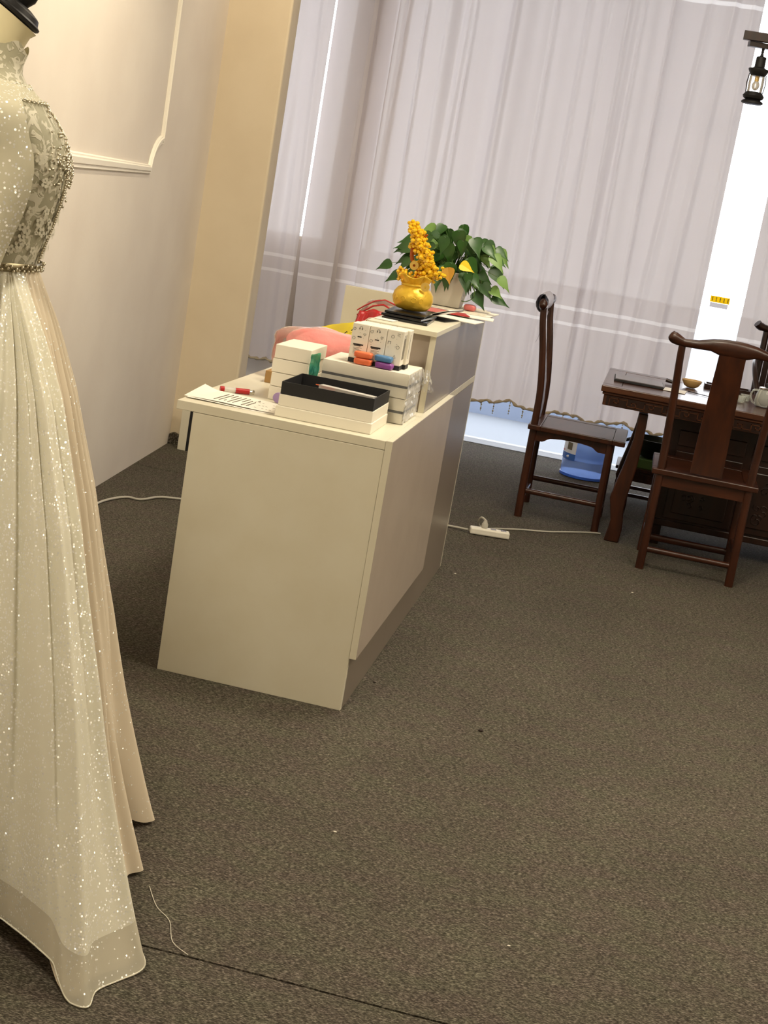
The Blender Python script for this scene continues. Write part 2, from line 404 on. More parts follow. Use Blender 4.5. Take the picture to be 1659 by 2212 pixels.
struct(MB().box(-1.6, 3.9, -5.3, 5.1, CEIL, CEIL+.08).build('ceiling', 'ceiling'))
# left wall runs slightly askew to the desk
def lw(y): return -.951-.078*(y-2.007)
struct(MB().prism([(lw(-5.2), -5.2), (lw(3.09), 3.09), (lw(3.09)-.25, 3.09), (lw(-5.2)-.25, -5.2)], 0, CEIL, 'z').build('wall_left', 'wall'))
struct(MB().prism([(lw(3.09)-.25, 3.09), (lw(3.09), 3.09), (-.735, 3.09), (-.79, 3.42), (lw(3.09)-.25, 3.42)], 0, CEIL, 'z').build('wall_pier', 'wallwarm', bevel=.012))
struct(MB().box(-1.75, -1.5, 3.42, 5.1, 0, CEIL).build('wall_recess', 'wall'))
struct(MB().box(3.7, 3.9, -5.3, 5.1, 0, CEIL).build('wall_right', 'wall'))
struct(MB().box(-1.6, 3.9, -5.4, -5.2, 0, CEIL).build('wall_rear', 'wall'))
wb = MB().box(-1.75, -1.36, 4.93, 5.08, 0, CEIL).box(-.86, -.66, 4.93, 5.08, 0, CEIL).box(-1.36, -.86, 4.93, 5.08, 0, .98)
wb.box(3.3, 3.9, 4.93, 5.08, 0, CEIL).box(-1.36, 3.3, 4.93, 5.08, 2.86, CEIL)
struct(wb.build('wall_back', 'wall'))
w2 = struct(MB().box(-.60, 3.3, 4.845, 5.06, 0, .004).build('window_2', 'sill'))
MB().box(-.60, -.56, 4.96, 5.05, .005, 2.86).box(3.26, 3.3, 4.96, 5.05, .005, 2.86).box(1.92, 1.97, 4.96, 5.05, .005, 2.86).box(-.56, 3.26, 4.96, 5.05, 2.82, 2.86).build('window_frame', 'white_trim', w2)
MB().box(-.56, 3.26, 5.00, 5.006, .005, 2.82).build('pane', 'pane', w2)
w1 = struct(MB().box(-1.36, -.85, 4.94, 5.07, .98, 1.0).build('window_1', 'white_trim'))
MB().box(-1.34, -.87, 5.00, 5.006, 1.0, 2.86).build('pane', 'pane', w1)
struct(MB().box(-8, 12, 5.08, 25, -.09, -.02).build('ground_outside', 'ground'))
struct(MB().box(-4, 8, 6.2, 6.3, -.02, .25).build('wall_outside', 'outwall'))  # added low wall, bluish backdrop for the gap under the curtains

# picture-rail style panel moulding on the left wall: profile swept along the outline with concave notched corners
def moulding():
    y1, z0, r = 2.24, 1.278, .125; y0, z1 = .15, 2.55
    path = [(y0+r, z0), (y1-r-.03, z0)]
    for k in range(0, 9):
        a = R(180-90*k/8); path.append((y1+.0+r*math.cos(a)*1.15, z0+r*math.sin(a)*1.0))
    path = path+[(y1, z1-r)]
    for k in range(0, 9):
        a = R(270-90*k/8); path.append((y1+r*math.cos(a), z1+r*math.sin(a)))
    path += [(y0+r, z1)]
    for k in range(0, 9):
        a = R(360-90*k/8); path.append((y0+r*math.cos(a), z1+r*math.sin(a)))
    path += [(y0, z0+r)]
    for k in range(0, 9):
        a = R(90-90*k/8); path.append((y0+r*math.cos(a), z0+r*math.sin(a)))
    prof = [(0, 0), (.004, .010), (.009, .010), (.010, .006), (.014, .006), (.015, .015), (.030, .018), (.034, .012), (.038, .012), (.042, .0)]
    P = [Vector((0, a, b)) for a, b in path]; n = len(P); rings = []
    for i in range(n):
        t1 = (P[i]-P[i-1]).normalized(); t2 = (P[(i+1) % n]-P[i]).normalized()
        t = (t1+t2).normalized(); nn = Vector((0, -t.z, t.y)); k = 1/max(.5, t.dot(t1))
        rings.append([P[i]+nn*(a*k)+Vector((h, 0, 0)) for a, h in [(a*.9, h*.85) for a, h in prof]])
    rings.append(rings[0])
    mb = MB()
    rr = [[Vector((p.x+lw(p.y)+.0005, p.y, p.z)) for p in ring] for ring in rings]
    mb.loft(rr, closed=True, cap=False)
    return struct(mb.build('trim_1', 'white_trim', smooth=30))
moulding()

# ------------------------------------------------------------------ curtains
def fold(x, z, seed, amp=1.0):
    v = Vector((x*5.5, z*.12, seed)); n1 = noise.noise(v); n2 = noise.noise(Vector((x*13+z*.25, z*.2, seed+5)))
    n3 = 1-min(1, abs(noise.noise(Vector((x*7.5+z*.12, z*.10, seed+9))))*7); n4 = 1-min(1, abs(noise.noise(Vector((x*4.2-z*.08, z*.08, seed+21))))*9)
    return amp*(-.022*n3-.030*n4+.070*n1+.022*n2+.005*math.sin(x*46+3*n1+z*.3))
def hem_z(x): return .272+.012*math.sin(x*19)+.006*math.sin(x*47+1)
def curtain(name, x0, x1, seed, label, amp=1.0, yb=4.80, edge=None, ztop=2.93, trim=True):
    nx = int((x1-x0)/.006)
    def P(u, v, off=0):
        x = x0+(x1-x0)*u; zb = hem_z(x); z = zb+(ztop-zb)*v
        xx = x
        if edge: xx += edge(u, z)
        return (xx, yb+fold(x, z, seed, amp)+off, z)
    root = thing(name, ((x0+x1)/2, yb, .27), label, 'curtain', 'sheer curtains along the window wall')
    mb = MB().grid(lambda u, v: P(u, v), nx, 26)
    o = mb.build('drape', 'cur', root, smooth=80)
    if trim:
        t = MB(); pts = [Vector(P(i/(nx//3), 0))+Vector((0, -.006, -.002+.004*math.sin(i*1.7))) for i in range(nx//3+1)]
        t.tube(pts, [.008+.004*math.sin(i*2.3) for i in range(len(pts))], 6)
        t.build('braid_trim', 'gold_trim', root, smooth=60)
    return root, P
# object coordinates of the cloth start at the thing's origin: shift the band heights accordingly
def reband(root):
    pass
for k in list(M['cur'].node_tree.nodes):
    if k.type == 'MATH' and k.operation == 'COMPARE': k.inputs[1].default_value -= .27
lt_, _ = curtain('sheer_curtain', -1.47, -.953, 2.0, 'grey shaded end curtain hanging beside the cream pier', .8, 4.785)
lt2_, _ = curtain('sheer_curtain', -.9475, -.735, 4.4, 'narrow bluish curtain between the bright gap and the beige strip', .35, 4.79, edge=lambda u, z: (1-u)*.045*max(0, 1-z))
mid_, _ = curtain('sheer_curtain', -.725, -.60, 8.1, 'narrow flat beige curtain strip left of the wide curtain', .12, 4.86)
main_, MP = curtain('sheer_curtain', -.595, 1.375, 11.3, 'wide white sheer curtain behind the plant and tea table', 1.0, 4.80)
rgt_, _ = curtain('sheer_curtain', 1.605, 3.3, 17.9, 'white sheer curtain right of the bright slit, behind the armchair', 1.0, 4.80)
# hanging bead tassels on the main hem
for i, x in enumerate((.262, .335, .425, .508, .572, .655, .74, .83, 1.085, 1.2)):
    mb = MB(); L = .058+.018*((i*7) % 3)/2; u = (x+.595)/1.97; px, py, pz = MP(u, 0)
    mb.tube([(px, py-.008, pz-.004), (px, py-.008, pz-L)], .0010, 5)
    for k in range(5): mb.ball((px, py-.008, pz-.012-(L-.012)*k/4), .0058 if k % 2 else .0040, 7, 5)
    mb.build('bead_tassel', 'beadd', main_, smooth=60)

# sticker on the window glass
st = thing('window_sticker', (1.48, 4.995, 1.06), 'yellow sticker on the window glass in the bright slit', 'sticker')
MB().box(1.425, 1.535, 4.9965, 4.9985, 1.044, 1.080).build('yellow_strip', 'sticker', st)
mk = MB(); random.seed(3)
for i in range(5):
    cx = 1.437+.022*i
    for k in range(4):
        z = 1.052+.006*k; w = random.uniform(.004, .0075)
        mk.box(cx-w/2*1.2, cx+w/2*1.2, 4.9955, 4.9963, z, z+.0022)
    mk.box(cx-.001, cx+.001, 4.9955, 4.9963, 1.050, 1.074)
mk.build('lettering', 'inkd', st)
MB().box(1.428, 1.53, 4.9965, 4.9985, 1.015, 1.042).build('pale_strip', 'label', st)

# ------------------------------------------------------------------ reception desk
w, H, t = .531, .76, .019
dk = thing('reception_desk', (.26, .9, 0), 'cream and grey laminate reception desk with a raised counter, in the middle of the room', 'desk')
MB().box(0, w, .0, .018, 0, .7345).build('end_panel', 'desk', dk, bevel=.0012)
MB().box(-.048, w, 0, 1.786, .7355, H).build('worktop', 'desk', dk, bevel=.0012)
MB().box(w+.0005, w+t, 0, 1.117, .152, H).build('front_board', 'desk_front', dk, bevel=.001, label='cream front board with side shade in its colour, standing proud of the desk')
MB().box(w+.0004, w+t, -.0006, .0001, .1525, H-.0005).build('edge_band', 'desk', dk)
MB().box(w+.001, w+t-.0006, .001, 1.116, H+.0001, H+.0007).build('edge_band', 'desk', dk)
MB().box(w-.018, w, .019, .5995, 0, .735).box(w-.018, w, .6, 1.786, 0, .735).box(w-.018, w-.0002, .6, 1.786, .7605, .9935).build('back_board', 'desk_dark', dk, label='dark grey tall back board')
MB().box(w-.018, w, .5985, .5998, .7605, .9935).build('edge_band', 'desk', dk)
MB().box(.335, w-.0185, .612, .628, .7605, .9935).box(.335, .351, .628, 1.786, .7605, .9935).build('counter_side', 'desk_front', dk)
MB().box(.318, w+.003, .578, 1.786, .994, 1.009).build('counter_top', 'desk', dk, bevel=.001)
MB().box(-.015, w, 1.787, 1.805, 0, 1.006).build('end_panel', 'desk', dk, bevel=.001)
MB().box(.0, .018, .45, 1.7, .07, .735).build('drawer_side', 'desk', dk)

# narrow board between desk and pier; black strip stands in for the shaded gap
bd = thing('foam_board', (-.93, 2.97, 0), 'narrow pale upright board behind the left edge of the desk', 'board')
MB().box(-.952, -.912, 2.97, 2.982, 0, .25).build('panel', 'desk', bd, bevel=.001)
MB().box(-.911, -.898, 2.97, 2.982, 0, .25).build('gap_shade_strip', 'black', bd)
# lifted carpet corner
tag(MB().prism([(-1.035, 0), (-.955, 0), (-.957, .042), (-1.01, .058), (-1.03, .05)], 3.062, 3.085, 'y').build('carpet_offcut', 'carpet', loc=(-1, 3.07, 0), bevel=.002), 'dark carpet flap turned up at the foot of the pier', 'carpet offcut')

# ------------------------------------------------------------------ things on the worktop
def carton(name, x0, x1, y0, y1, z0, z1, label, cat, group=None, rz=0, lid=True):
    c = thing(name, ((x0+x1)/2, (y0+y1)/2, z0), label, cat, group)
    s = z0+(z1-z0)*.0
    MB().box(x0, x1, y0, y1, z0, z1-.006, rz).build('base', 'box', c, bevel=.0012)
    MB().box(x0-.0008, x1+.0008, y0-.0008, y1+.0008, z1-.0058, z1, rz).build('lid', 'box', c, bevel=.0012)
    return c
tag(MB().box(.211, .478, .046, .275, .7605, .7895).build('gift_box', 'box', loc=(.34, .16, .7605), bevel=.0015),
    'white flat box under the open black-lined box', 'box', 'white boxes on the desk')
ob = thing('gift_box', (.345, .165, .7897), 'open white box with black inner tray, nearest on the desk', 'box', 'white boxes on the desk')
o_x0, o_x1, o_y0, o_y1 = .214, .475, .055, .280
MB().box(o_x0, o_x1, o_y0, o_y1, .7897, .8205).build('outer_box', 'box', ob, bevel=.0015)
def tray(x0, x1, y0, y1, z0, z1, th=.003):
    return MB().box(x0, x1, y0, y0+th, z0, z1).box(x0, x1, y1-th, y1, z0, z1).box(x0, x0+th, y0+th, y1-th, z0, z1).box(x1-th, x1, y0+th, y1-th, z0, z1).box(x0+th, x1-th, y0+th, y1-th, z0, z0+.002)
tray(o_x0+.002, o_x1-.002, o_y0+.002, o_y1-.002, .8207, .855).build('inner_tray', 'black', ob)
br = thing('paint_brush', (.36, .2, .823), 'orange-tipped brush in a clear sleeve inside the open black box', 'brush')
MB().tube([(.27, .232, .838), (.30, .225, .837)], [.001, .005], 8).tube([(.30, .225, .837), (.33, .218, .836)], .005, 8).build('bristles', 'orange', br, smooth=60)
MB().tube([(.33, .218, .836), (.43, .195, .829)], [.0045, .0035], 8).build('handle', 'chrome', br, smooth=60)
MB().box(.285, .452, .192, .220, .826, .842, R(-13)).build('sleeve', 'clear', br)
# stack of four white cartons at the left
for i, nm in enumerate(('lowest of the left stack of four', 'second from the bottom of the left stack', 'third up in the left stack', 'topmost of the left stack of four')):
    dx = (.0, .001, -.001, .002)[i]
    tag(MB().box(.121+dx, .226+dx, .302, .50, .7605+.0402*i, .7605+.0402*i+.0388).build('small_carton', 'box', loc=(.173, .4, .7605+.0402*i), bevel=.0015),
        'plain white carton, '+nm, 'box', 'stack of four white cartons')
# shrink-wrapped black-striped boxes
for i in range(2):
    z = .7605+.0725*i
    c = thing('wrapped_box', (.39, .42, z), ('lower' if i == 0 else 'upper')+' long white box with black stripe in shrink wrap', 'box', 'shrink-wrapped boxes')
    MB().box(.265, .515, .305, .53, z+.0005, z+.030).build('base', 'box', c, bevel=.001)
    MB().box(.2655, .5145, .3055, .5295, z+.030, z+.037).build('stripe', 'black', c)
    MB().box(.265, .515, .305, .53, z+.037, z+.0715).build('lid', 'box', c, bevel=.001)
    random.seed(5+i); f = MB()
    f.grid(lambda u, v: (.518+.004*noise.noise(Vector((u*9, v*7, i))), .300+.235*u, z+.001+.070*v), 26, 10)
    f.grid(lambda u, v: (.262+.256*u, .3015+.0025*noise.noise(Vector((u*9, v*5, i+4))), z+.001+.070*v), 26, 8)
    if i == 1: f.grid(lambda u, v: (.518+.045*u*(1-.5*v)+.005*noise.noise(Vector((u*8, v*9, 2))), .53-.01*u+.01*noise.noise(Vector((u*9, v*9, 7))), .835+.065*v), 8, 8)
    f.build('film', 'film', c, smooth=25)
# patterned upright cartons
pg = 'upright patterned cartons on the wrapped boxes'
def pattern(mb, x0, x1, y, z0, z1, kind):
    def ring(cx, cz, r, n=12, a0=0, a1=2*PI):
        pts = [(cx+r*math.cos(a0+(a1-a0)*k/n), y, cz+r*math.sin(a0+(a1-a0)*k/n)) for k in range(n+1)]; mb.tube(pts, .0005, 4)
    W_, H_ = x1-x0, z1-z0
    def at(u, v): return x0+W_*u, z0+H_*v
    if kind == 0:
        x, z = at(.5, .88); ring(x, z, .004, 8, 0, PI); mb.box(x-.005, x-.003, y-.0005, y, z-.005, z).box(x+.003, x+.005, y-.0005, y, z-.005, z)
        x, z = at(.12, .83); ring(x, z, .004, 8)
        x, z = at(.76, .72); mb.tube([(x, y, z-.005), (x-.004, y, z), (x-.002, y, z+.002), (x, y, z), (x+.002, y, z+.002), (x+.004, y, z), (x, y, z-.005)], .0005, 4)
        x, z = at(.15, .57); ring(x, z, .004)
        x, z = at(.48, .62); mb.box(x-.006, x+.006, y-.0003, y, z-.0015, z+.0015)
        x, z = at(.5, .40); mb.box(x-.016, x+.013, y-.0006, y, z-.002, z+.002)
        x, z = at(.42, .365); mb.box(x-.010, x+.010, y-.0003, y, z-.001, z+.001)
        for k in range(6):
            x, z = at(.5, .31-.035*k); mb.box(x-.014, x+.010-.006*(k % 2), y-.0003, y, z-.0004, z+.0004)
    else:
        for u, v in ((.34, .80), (.72, .52)): x, z = at(u, v); ring(x, z, .0045)
        x, z = at(.68, .88); mb.box(x-.004, x+.004, y-.0004, y, z-.003, z-.002).box(x-.004, x+.004, y-.0004, y, z+.002, z+.003)
        x, z = at(.2, .62); mb.box(x-.005, x+.004, y-.0004, y, z+.003, z+.004).box(x-.005, x-.004, y-.0004, y, z-.004, z+.003).box(x+.003, x+.004, y-.0004, y, z-.004, z+.003)
        x, z = at(.6, .25); mb.tube([(x-.004, y, z-.004), (x, y, z+.004), (x+.004, y, z-.004), (x-.004, y, z-.004)], .0005, 4)
    for k in range(6):
        x, z = at(random.uniform(.1, .9), random.uniform(.45, .95)); mb.box(x-.0008, x+.0008, y-.0004, y, z-.0004, z+.0004)
ex = (.326, .3765, .4275, .478)
for r_ in range(2):
    for i in range(3):
        x0, x1 = ex[i]+.001+.008*r_, ex[i+1]-.001+.008*r_; y0 = .340+.052*r_; z0 = .9055
        c = thing('patterned_carton', ((x0+x1)/2, y0+.025, z0), ('front row ' if r_ == 0 else 'rear row ')+('left', 'middle', 'right')[i]+' white carton with small icons and black foot', 'box', pg)
        MB().box(x0, x1, y0, y0+.05, z0, z0+.012).build('foot', 'black', c)
        MB().box(x0-.0006, x1+.0006, y0-.0006, y0+.0502, z0+.0122, z0+.112).build('sleeve', 'box', c, bevel=.0025)
        if r_ == 0:
            random.seed(i); mb = MB(); pattern(mb, x0, x1, y0-.0008, z0+.0122, z0+.112, 0 if i < 2 else 1); mb.build('printed_icons', 'inkd', c)
        if i == 2:
            mb = MB()
            for k in range(5 if r_ == 0 else 1): mb.box(x1+.0007, x1+.001, y0+.008+.007*k, y0+.011+.007*k, z0+.03, z0+.10-.01*(k % 2))
            mb.build('printed_text', 'ink', c)
def pillow(c, sx, sy, sz, e=.45, n=20, m=12, lump=0, seed=0):
    mb = MB(); c = Vector(c)
    def P(u, v):
        a = 2*PI*u; b = PI*(v-.5)
        f = lambda q: math.copysign(abs(q)**e, q)
        x, y, z = f(math.cos(b))*f(math.cos(a)), f(math.cos(b))*f(math.sin(a)), f(math.sin(b))
        k = 1+lump*noise.noise(Vector((x*2+seed, y*2, z*2+seed)))
        return c+Vector((x*sx*k, y*sy*k, z*sz*k))
    mb.grid(P, n, m, closed=True); return mb
for nm, x, z, col, lb in (('clay_pack', .375, .915, 'orange', 'lower orange modelling clay pack on the wrapped box'), ('clay_pack', .373, .9335, 'orange', 'upper orange modelling clay pack, on the other orange one'),
                      ('clay_pack', .437, .915, 'purple', 'purple modelling clay pack under the blue one'), ('clay_pack', .432, .9335, 'blue', 'blue modelling clay pack on the purple one')):
    tag(pillow((x, .322, z), .026, .0145, .0088, .4, lump=.08, seed=x*9).build(nm, col, loc=(x, .322, z-.0085), smooth=60), lb, 'clay pack', 'modelling clay packs')
# teal crumpled bag between stacks
tag(MB().grid(lambda u, v: (.232+.026*u+.004*noise.noise(Vector((u*5, v*6, 1))), .292+.008*noise.noise(Vector((u*6, v*5, 3))), .795+.115*v+.01*u), 10, 16).build('plastic_bag', 'teal', loc=(.245, .292, .795), smooth=60, thick=.002),
    'teal crumpled plastic bag squeezed between the two box stacks', 'bag')
# lilac tape roll
tag(MB().lathe((.162, .262, .7757), [(.0145, -.006), (.0145, .006)], 20, rot=Matrix.Rotation(PI/2, 3, 'X')).build('tape_roll', 'lilac', loc=(.162, .262, .7605), smooth=40), 'lilac round tape roll behind the open box', 'tape')
# papers
pp = thing('paper_sheet', (.07, .16, .7605), 'printed paper sheets lying at the left corner of the desk', 'paper')
def paper(u, v, dz=0, k=0):
    x = -.052+.262*u+.012*k; y = .065+.165*v+.02*(1-u)*v-.012*k
    return (x, y, .762+dz+.006*max(0, .15-u)/.15*v*2+.0015*math.sin(u*5+k))
MB().grid(lambda u, v: paper(u, v, 0, 1), 16, 8).build('sheet', 'paper', pp)
MB().grid(lambda u, v: paper(u, v, .002), 16, 8).build('sheet', 'paper', pp)
mb = MB(); random.seed(11)
for k in range(8):
    u = .30+.05*k; v0 = .12+.03*(k % 3); v1 = .75+.12*random.random()
    pts = [Vector(paper(u+.03*(a/6), v0+(v1-v0)*a/6, .003)) for a in range(7)]; 
    for a, b in zip(pts, pts[1:]):
        if random.random() < .93: mb.tube([a, a.lerp(b, .96)], .0010, 4)
for k in range(9):
    u = .62+.04*k
    for a in range(3):
        if random.random() < .5: p = Vector(paper(u, .2+.25*a, .0028)); mb.box(p.x-.003, p.x+.003, p.y-.0008, p.y+.0008, p.z, p.z+.0003)
mb.build('printed_text', 'ink', pp)
# pen
pn = thing('gel_pen', (.03, .31, .7605), 'red and clear gel pen on the worktop beside the papers', 'pen')
a, b = Vector((-.010, .262, .7690)), Vector((.078, .308, .7690)); L = lambda s: a.lerp(b, s)
MB().tube([L(0), L(.12)], .0080, 12).build('cap_end', 'red', pn, smooth=40)
MB().tube([L(.12), L(.45)], .0072, 12).build('barrel', 'clear', pn, smooth=40)
MB().tube([L(.45), L(.86)], .0080, 12).build('grip', 'red', pn, smooth=40)
MB().tube([L(.86), L(.92), L(1)], [.0078, .006, .007], 12).build('clicker', 'chrome', pn, smooth=40)
# cardboard piece, pink bag
tag(MB().box(.028, .09, .60, .665, .7605, .797).build('cardboard_box', 'brown', loc=(.03, .68, .7605), bevel=.001), 'small brown cardboard box behind the white carton stack', 'box')
pb = thing('tulle_bag', (.15, .78, .7605), 'clear bag of pink tulle behind the white cartons', 'bag')
pillow((.158, .80, .848), .128, .088, .083, .75, 32, 18, .12, 3).build('pink_tulle', 'pink', pb, smooth=60)
pillow((.145, .79, .847), .150, .098, .0855, .7, 32, 18, .14, 3).build('clear_bag', 'bagfilm', pb, smooth=60)
# snack bags beside the counter
sb = thing('snack_bag', (.22, 1.30, .7605), 'clear snack bag with red stripes beside the raised counter', 'bag')
pillow((.222, 1.33, .885), .088, .055, .125, .7, 28, 18, .12, 5).build('bag_film', 'bagfilm', sb, smooth=60)
MB().tube([(.140, 1.30, .965), (.165, 1.29, .985), (.20, 1.28, 1.008), (.235, 1.28, 1.018), (.27, 1.285, 1.008), (.300, 1.29, .985)], .0025, 6).tube(
    [(.145, 1.29, .950), (.17, 1.275, .970), (.20, 1.268, .992), (.235, 1.268, 1.002), (.265, 1.27, .99), (.300, 1.28, .970)], .003, 6).build('red_stripe', 'red', sb, smooth=60)
pillow((.225, 1.33, .85), .07, .04, .08, .8, 20, 12, .2, 9).build('contents', 'pinkthing', sb, smooth=60)
rb = thing('snack_packet', (.19, 1.18, .7605), 'red snack packet with a white emblem in front of the striped bag', 'bag')
MB().grid(lambda u, v: (.14+.13*u+.03*v, 1.15+.05*v+.012*math.sin(u*9), .81+.165*v+.02*u+.008*noise.noise(Vector((u*4, v*4, 1)))), 14, 14).build('wrapper', 'red', rb, smooth=60, thick=.008)
mb = MB(); 
for k in range(2):
    rr = .018+.008*k; mb.tube([(.225+rr*math.cos(q*PI/6), 1.158, .938+rr*.9*math.sin(q*PI/6)) for q in range(13)], .0012, 5)
mb.build('emblem', 'paper', rb, smooth=60)
yb = thing('snack_packet', (.13, 1.05, .7605), 'yellow snack packet left of the red packet', 'bag')
MB().grid(lambda u, v: (.075+.16*u, 1.02+.05*v+.012*math.sin(u*8), .835+.075*v+.05*u+.008*noise.noise(Vector((u*4, v*4, 6)))), 14, 12).build('wrapper', 'yellow', yb, smooth=60, thick=.008)
mb = MB()
for q in ((.14, .89), (.17, .907), (.195, .925)): mb.tube([(q[0]-.01, 1.03, q[1]-.006), (q[0], 1.035, q[1]+.006), (q[0]+.008, 1.035, q[1])], .0018, 5)
mb.build('printed_marks', 'inkd', yb)

# ------------------------------------------------------------------ raised counter
CT = 1.0095
for i, (x0, x1, y0, y1, rz) in enumerate(((.333, .475, .70, .92, 3), (.340, .468, .705, .92, -4), (.337, .462, .72, .93, 2))):
    tag(MB().box(x0, x1, y0, y1, CT+.0005+.0085*i, CT+.0078+.0085*i, R(rz)).build('black_tray', 'blackgl', loc=((x0+x1)/2, (y0+y1)/2, CT+.0085*i), bevel=.002),
        ('lowest', 'middle', 'topmost')[i]+' of the thin black trays under the gold ornament', 'tray', 'black trays under the ornament')
GO = Vector((.398, .86, CT+.0263))
go = thing('gold_ornament', GO, 'gold money-pot ornament with an amber crystal tree', 'ornament')
prof = [(.030, 0), (.048, .004), (.060, .018), (.065, .036), (.062, .054), (.052, .068), (.040, .076), (.037, .080)]
mb = MB(); mb.lathe(GO, prof, 36); mb.build('pot', 'gold', go, smooth=70)
mb = MB()
def ruffle(u, v):
    a = 2*PI*u; r = .036+.020*v**1.5+(.005*v)*math.sin(a*9)+.002*math.sin(a*23); return GO+Vector((r*math.cos(a), r*math.sin(a), .080+.028*v+.006*v*math.sin(a*5)))
mb.grid(ruffle, 72, 8, closed=True); mb.lathe(GO+Vector((0, 0, .074)), [(.038, 0), (.043, .003), (.043, .007), (.038, .010)], 36)
mb.build('ruffled_neck', 'gold', go, smooth=60, thick=.002)
def coin(c, r, nm='coin'):
    m_ = MB(); n = 24; o = Vector(c); rings = []
    for r1, dy in ((r*.3, -.003), (r*.3, .003), (r, .003), (r, -.003), (r*.3, -.003)):
        rings.append([o+Vector((r1*math.cos(2*PI*j/n), dy, r1*math.sin(2*PI*j/n))) for j in range(n)])
    m_.loft(rings, cap=False); return m_.build(nm, 'goldp', go, smooth=40)
coin(GO+Vector((.040, -.048, .082)), .014); coin(GO+Vector((-.010, -.02, .140)), .014)
mb = MB()
for a_ in (-1.35, -1.0, -1.9, -2.4):
    c = GO+Vector((math.cos(a_)*.064, math.sin(a_)*.064, .036)); rt_ = Vector((-math.sin(a_), math.cos(a_), 0))
    mb.tube([c+rt_*.008*math.cos(q*PI/6)+Vector((0, 0, .008*math.sin(q*PI/6))) for q in range(13)], .0009, 5)
mb.build('embossed_rings', 'gold', go, smooth=60)
mb = MB()
mb.tube(cr([GO+Vector(q) for q in ((0, 0, .09), (.002, 0, .125), (-.022, 0, .155), (-.028, 0, .19), (-.022, 0, .225), (-.030, 0, .255))], 5), [.009*(1-.6*i/25) for i in range(26)], 8)
mb.tube(cr([GO+Vector(q) for q in ((.0, 0, .12), (.018, 0, .15), (.004, 0, .185), (-.004, .004, .215), (.012, 0, .24))], 5), [.008*(1-.6*i/20) for i in range(21)], 8)
mb.tube(cr([GO+Vector(q) for q in ((.004, 0, .11), (.02, -.01, .125), (.04, -.01, .135))], 4), .005, 6)
mb.build('trunk', 'trunk', go, smooth=60)
random.seed(21); mb = MB(); nb = 0
while nb < 420:
    s_ = random.random(); cx = -.040+.086*s_**.9; cz = .262-.150*s_; 
    wv = .012+.022*s_**.7
    p = GO+Vector((cx+random.gauss(0, wv*.50), random.gauss(0, .014), cz+random.gauss(0, .010)))
    mb.ball(p, random.uniform(.0055, .0082), 6, 4, (1, 1, random.uniform(.7, 1))); nb += 1
for k in range(46):
    p = GO+Vector((-.040+random.gauss(0, .010), -.012+random.gauss(0, .008), .108+random.gauss(0, .010))); mb.ball(p, .0058, 6, 4)
    p = GO+Vector((.018+random.gauss(0, .018), -.010+random.gauss(0, .008), .112+random.gauss(0, .008))); mb.ball(p, .0055, 6, 4) if k % 2 else None
mb.build('crystal_blossom', 'amber', go)

PO = Vector((.418, 1.50, CT+.012))
pl = thing('potted_pothos', PO, 'leafy green pothos in a pale square pot behind the gold ornament', 'plant')
rings = []
for z, h in ((0, .050), (.06, .058), (.12, .066), (.122, .066), (.122, .060), (.108, .058)):
    rings.append([PO+Vector((x*h, y*h, z)) for x, y in ((-1, -1), (1, -1), (1, 1), (-1, 1))])
MB().loft(rings).build('pot', 'pot', pl, bevel=.003)
MB().box(PO.x-.056, PO.x+.056, PO.y-.056, PO.y+.056, PO.z+.108, PO.z+.112).build('soil', 'soil', pl)
def leaf(mb, base, d, L_, nrm, wd=.72, curl=.25):
    d = Vector(d).normalized(); nrm = Vector(nrm); s_ = d.cross(nrm).normalized(); n_ = s_.cross(d).normalized()
    prof = [(0, .0), (-.07, .16), (.0, .38), (.14, .47), (.34, .42), (.56, .27), (.78, .10), (1.05, 0)]
    vs = []; mid = []
    for k, (u, h) in enumerate(prof):
        uu = max(u, 0) if k in (0,) else u
        c = Vector(base)+d*(u*L_)-n_*(curl*L_*max(u, 0)**2)
        vs.append(c+s_*(h*wd*L_)+n_*(.10*L_*h)); vs.append(c-n_*.02*L_); vs.append(c-s_*(h*wd*L_)+n_*(.10*L_*h))
    fs = []
    for k in range(len(prof)-1):
        a = 3*k; fs += [(a, a+1, a+4, a+3), (a+1, a+2, a+5, a+4)]
    mb.add(vs, fs)
random.seed(4); dark, pale, stems = MB(), MB(), MB()
C0 = PO+Vector((.005, 0, .165))
hub = PO+Vector((0, 0, .115))
def place_leaf(p, tgt, L_, away=None):
    out = (p-C0); out.y -= .06
    d = Vector((out.x*.9+random.uniform(-.05, .05), random.uniform(-.06, .02), -.07+random.uniform(-.05, .03)))
    nrm = Vector((out.x*.6, -1.0, .55+random.uniform(-.3, .4)))
    leaf(tgt, p, d, L_, nrm, random.uniform(.62, .8), random.uniform(.1, .35))
    m_ = hub.lerp(p, .55)+Vector((0, 0, .03)); stems.tube([hub, m_, p], .0013, 4)
for k in range(125):
    a = random.uniform(0, 2*PI); rr = random.random()**.5
    p = C0+Vector((math.cos(a)*rr*.165-.012, random.uniform(-.11, .08), math.sin(a)*rr*.092+.014))
    if p.z < PO.z+.118 and abs(p.x-PO.x) < .075 and p.y < 1.5: p.z = PO.z+.128
    place_leaf(p, dark if random.random() < .88 else pale, random.uniform(.048, .078))
for x, z in ((-.215, .115), (-.175, .085), (-.125, .10), (.155, .09), (.175, .13), (.165, .06), (.10, .065), (.12, .10), (-.04, .262), (.01, .285), (.065, .235), (.10, .24), (.14, .225), (-.10, .235), (-.13, .18), (-.15, .15), (-.11, .13), (-.12, .21), (-.085, .26), (-.06, .275), (-.15, .19)):
    p = PO+Vector((x, -.05 if z < .2 else 0, z)); place_leaf(p, dark if (x*100) % 2 < 1.4 else pale, random.uniform(.055, .075))
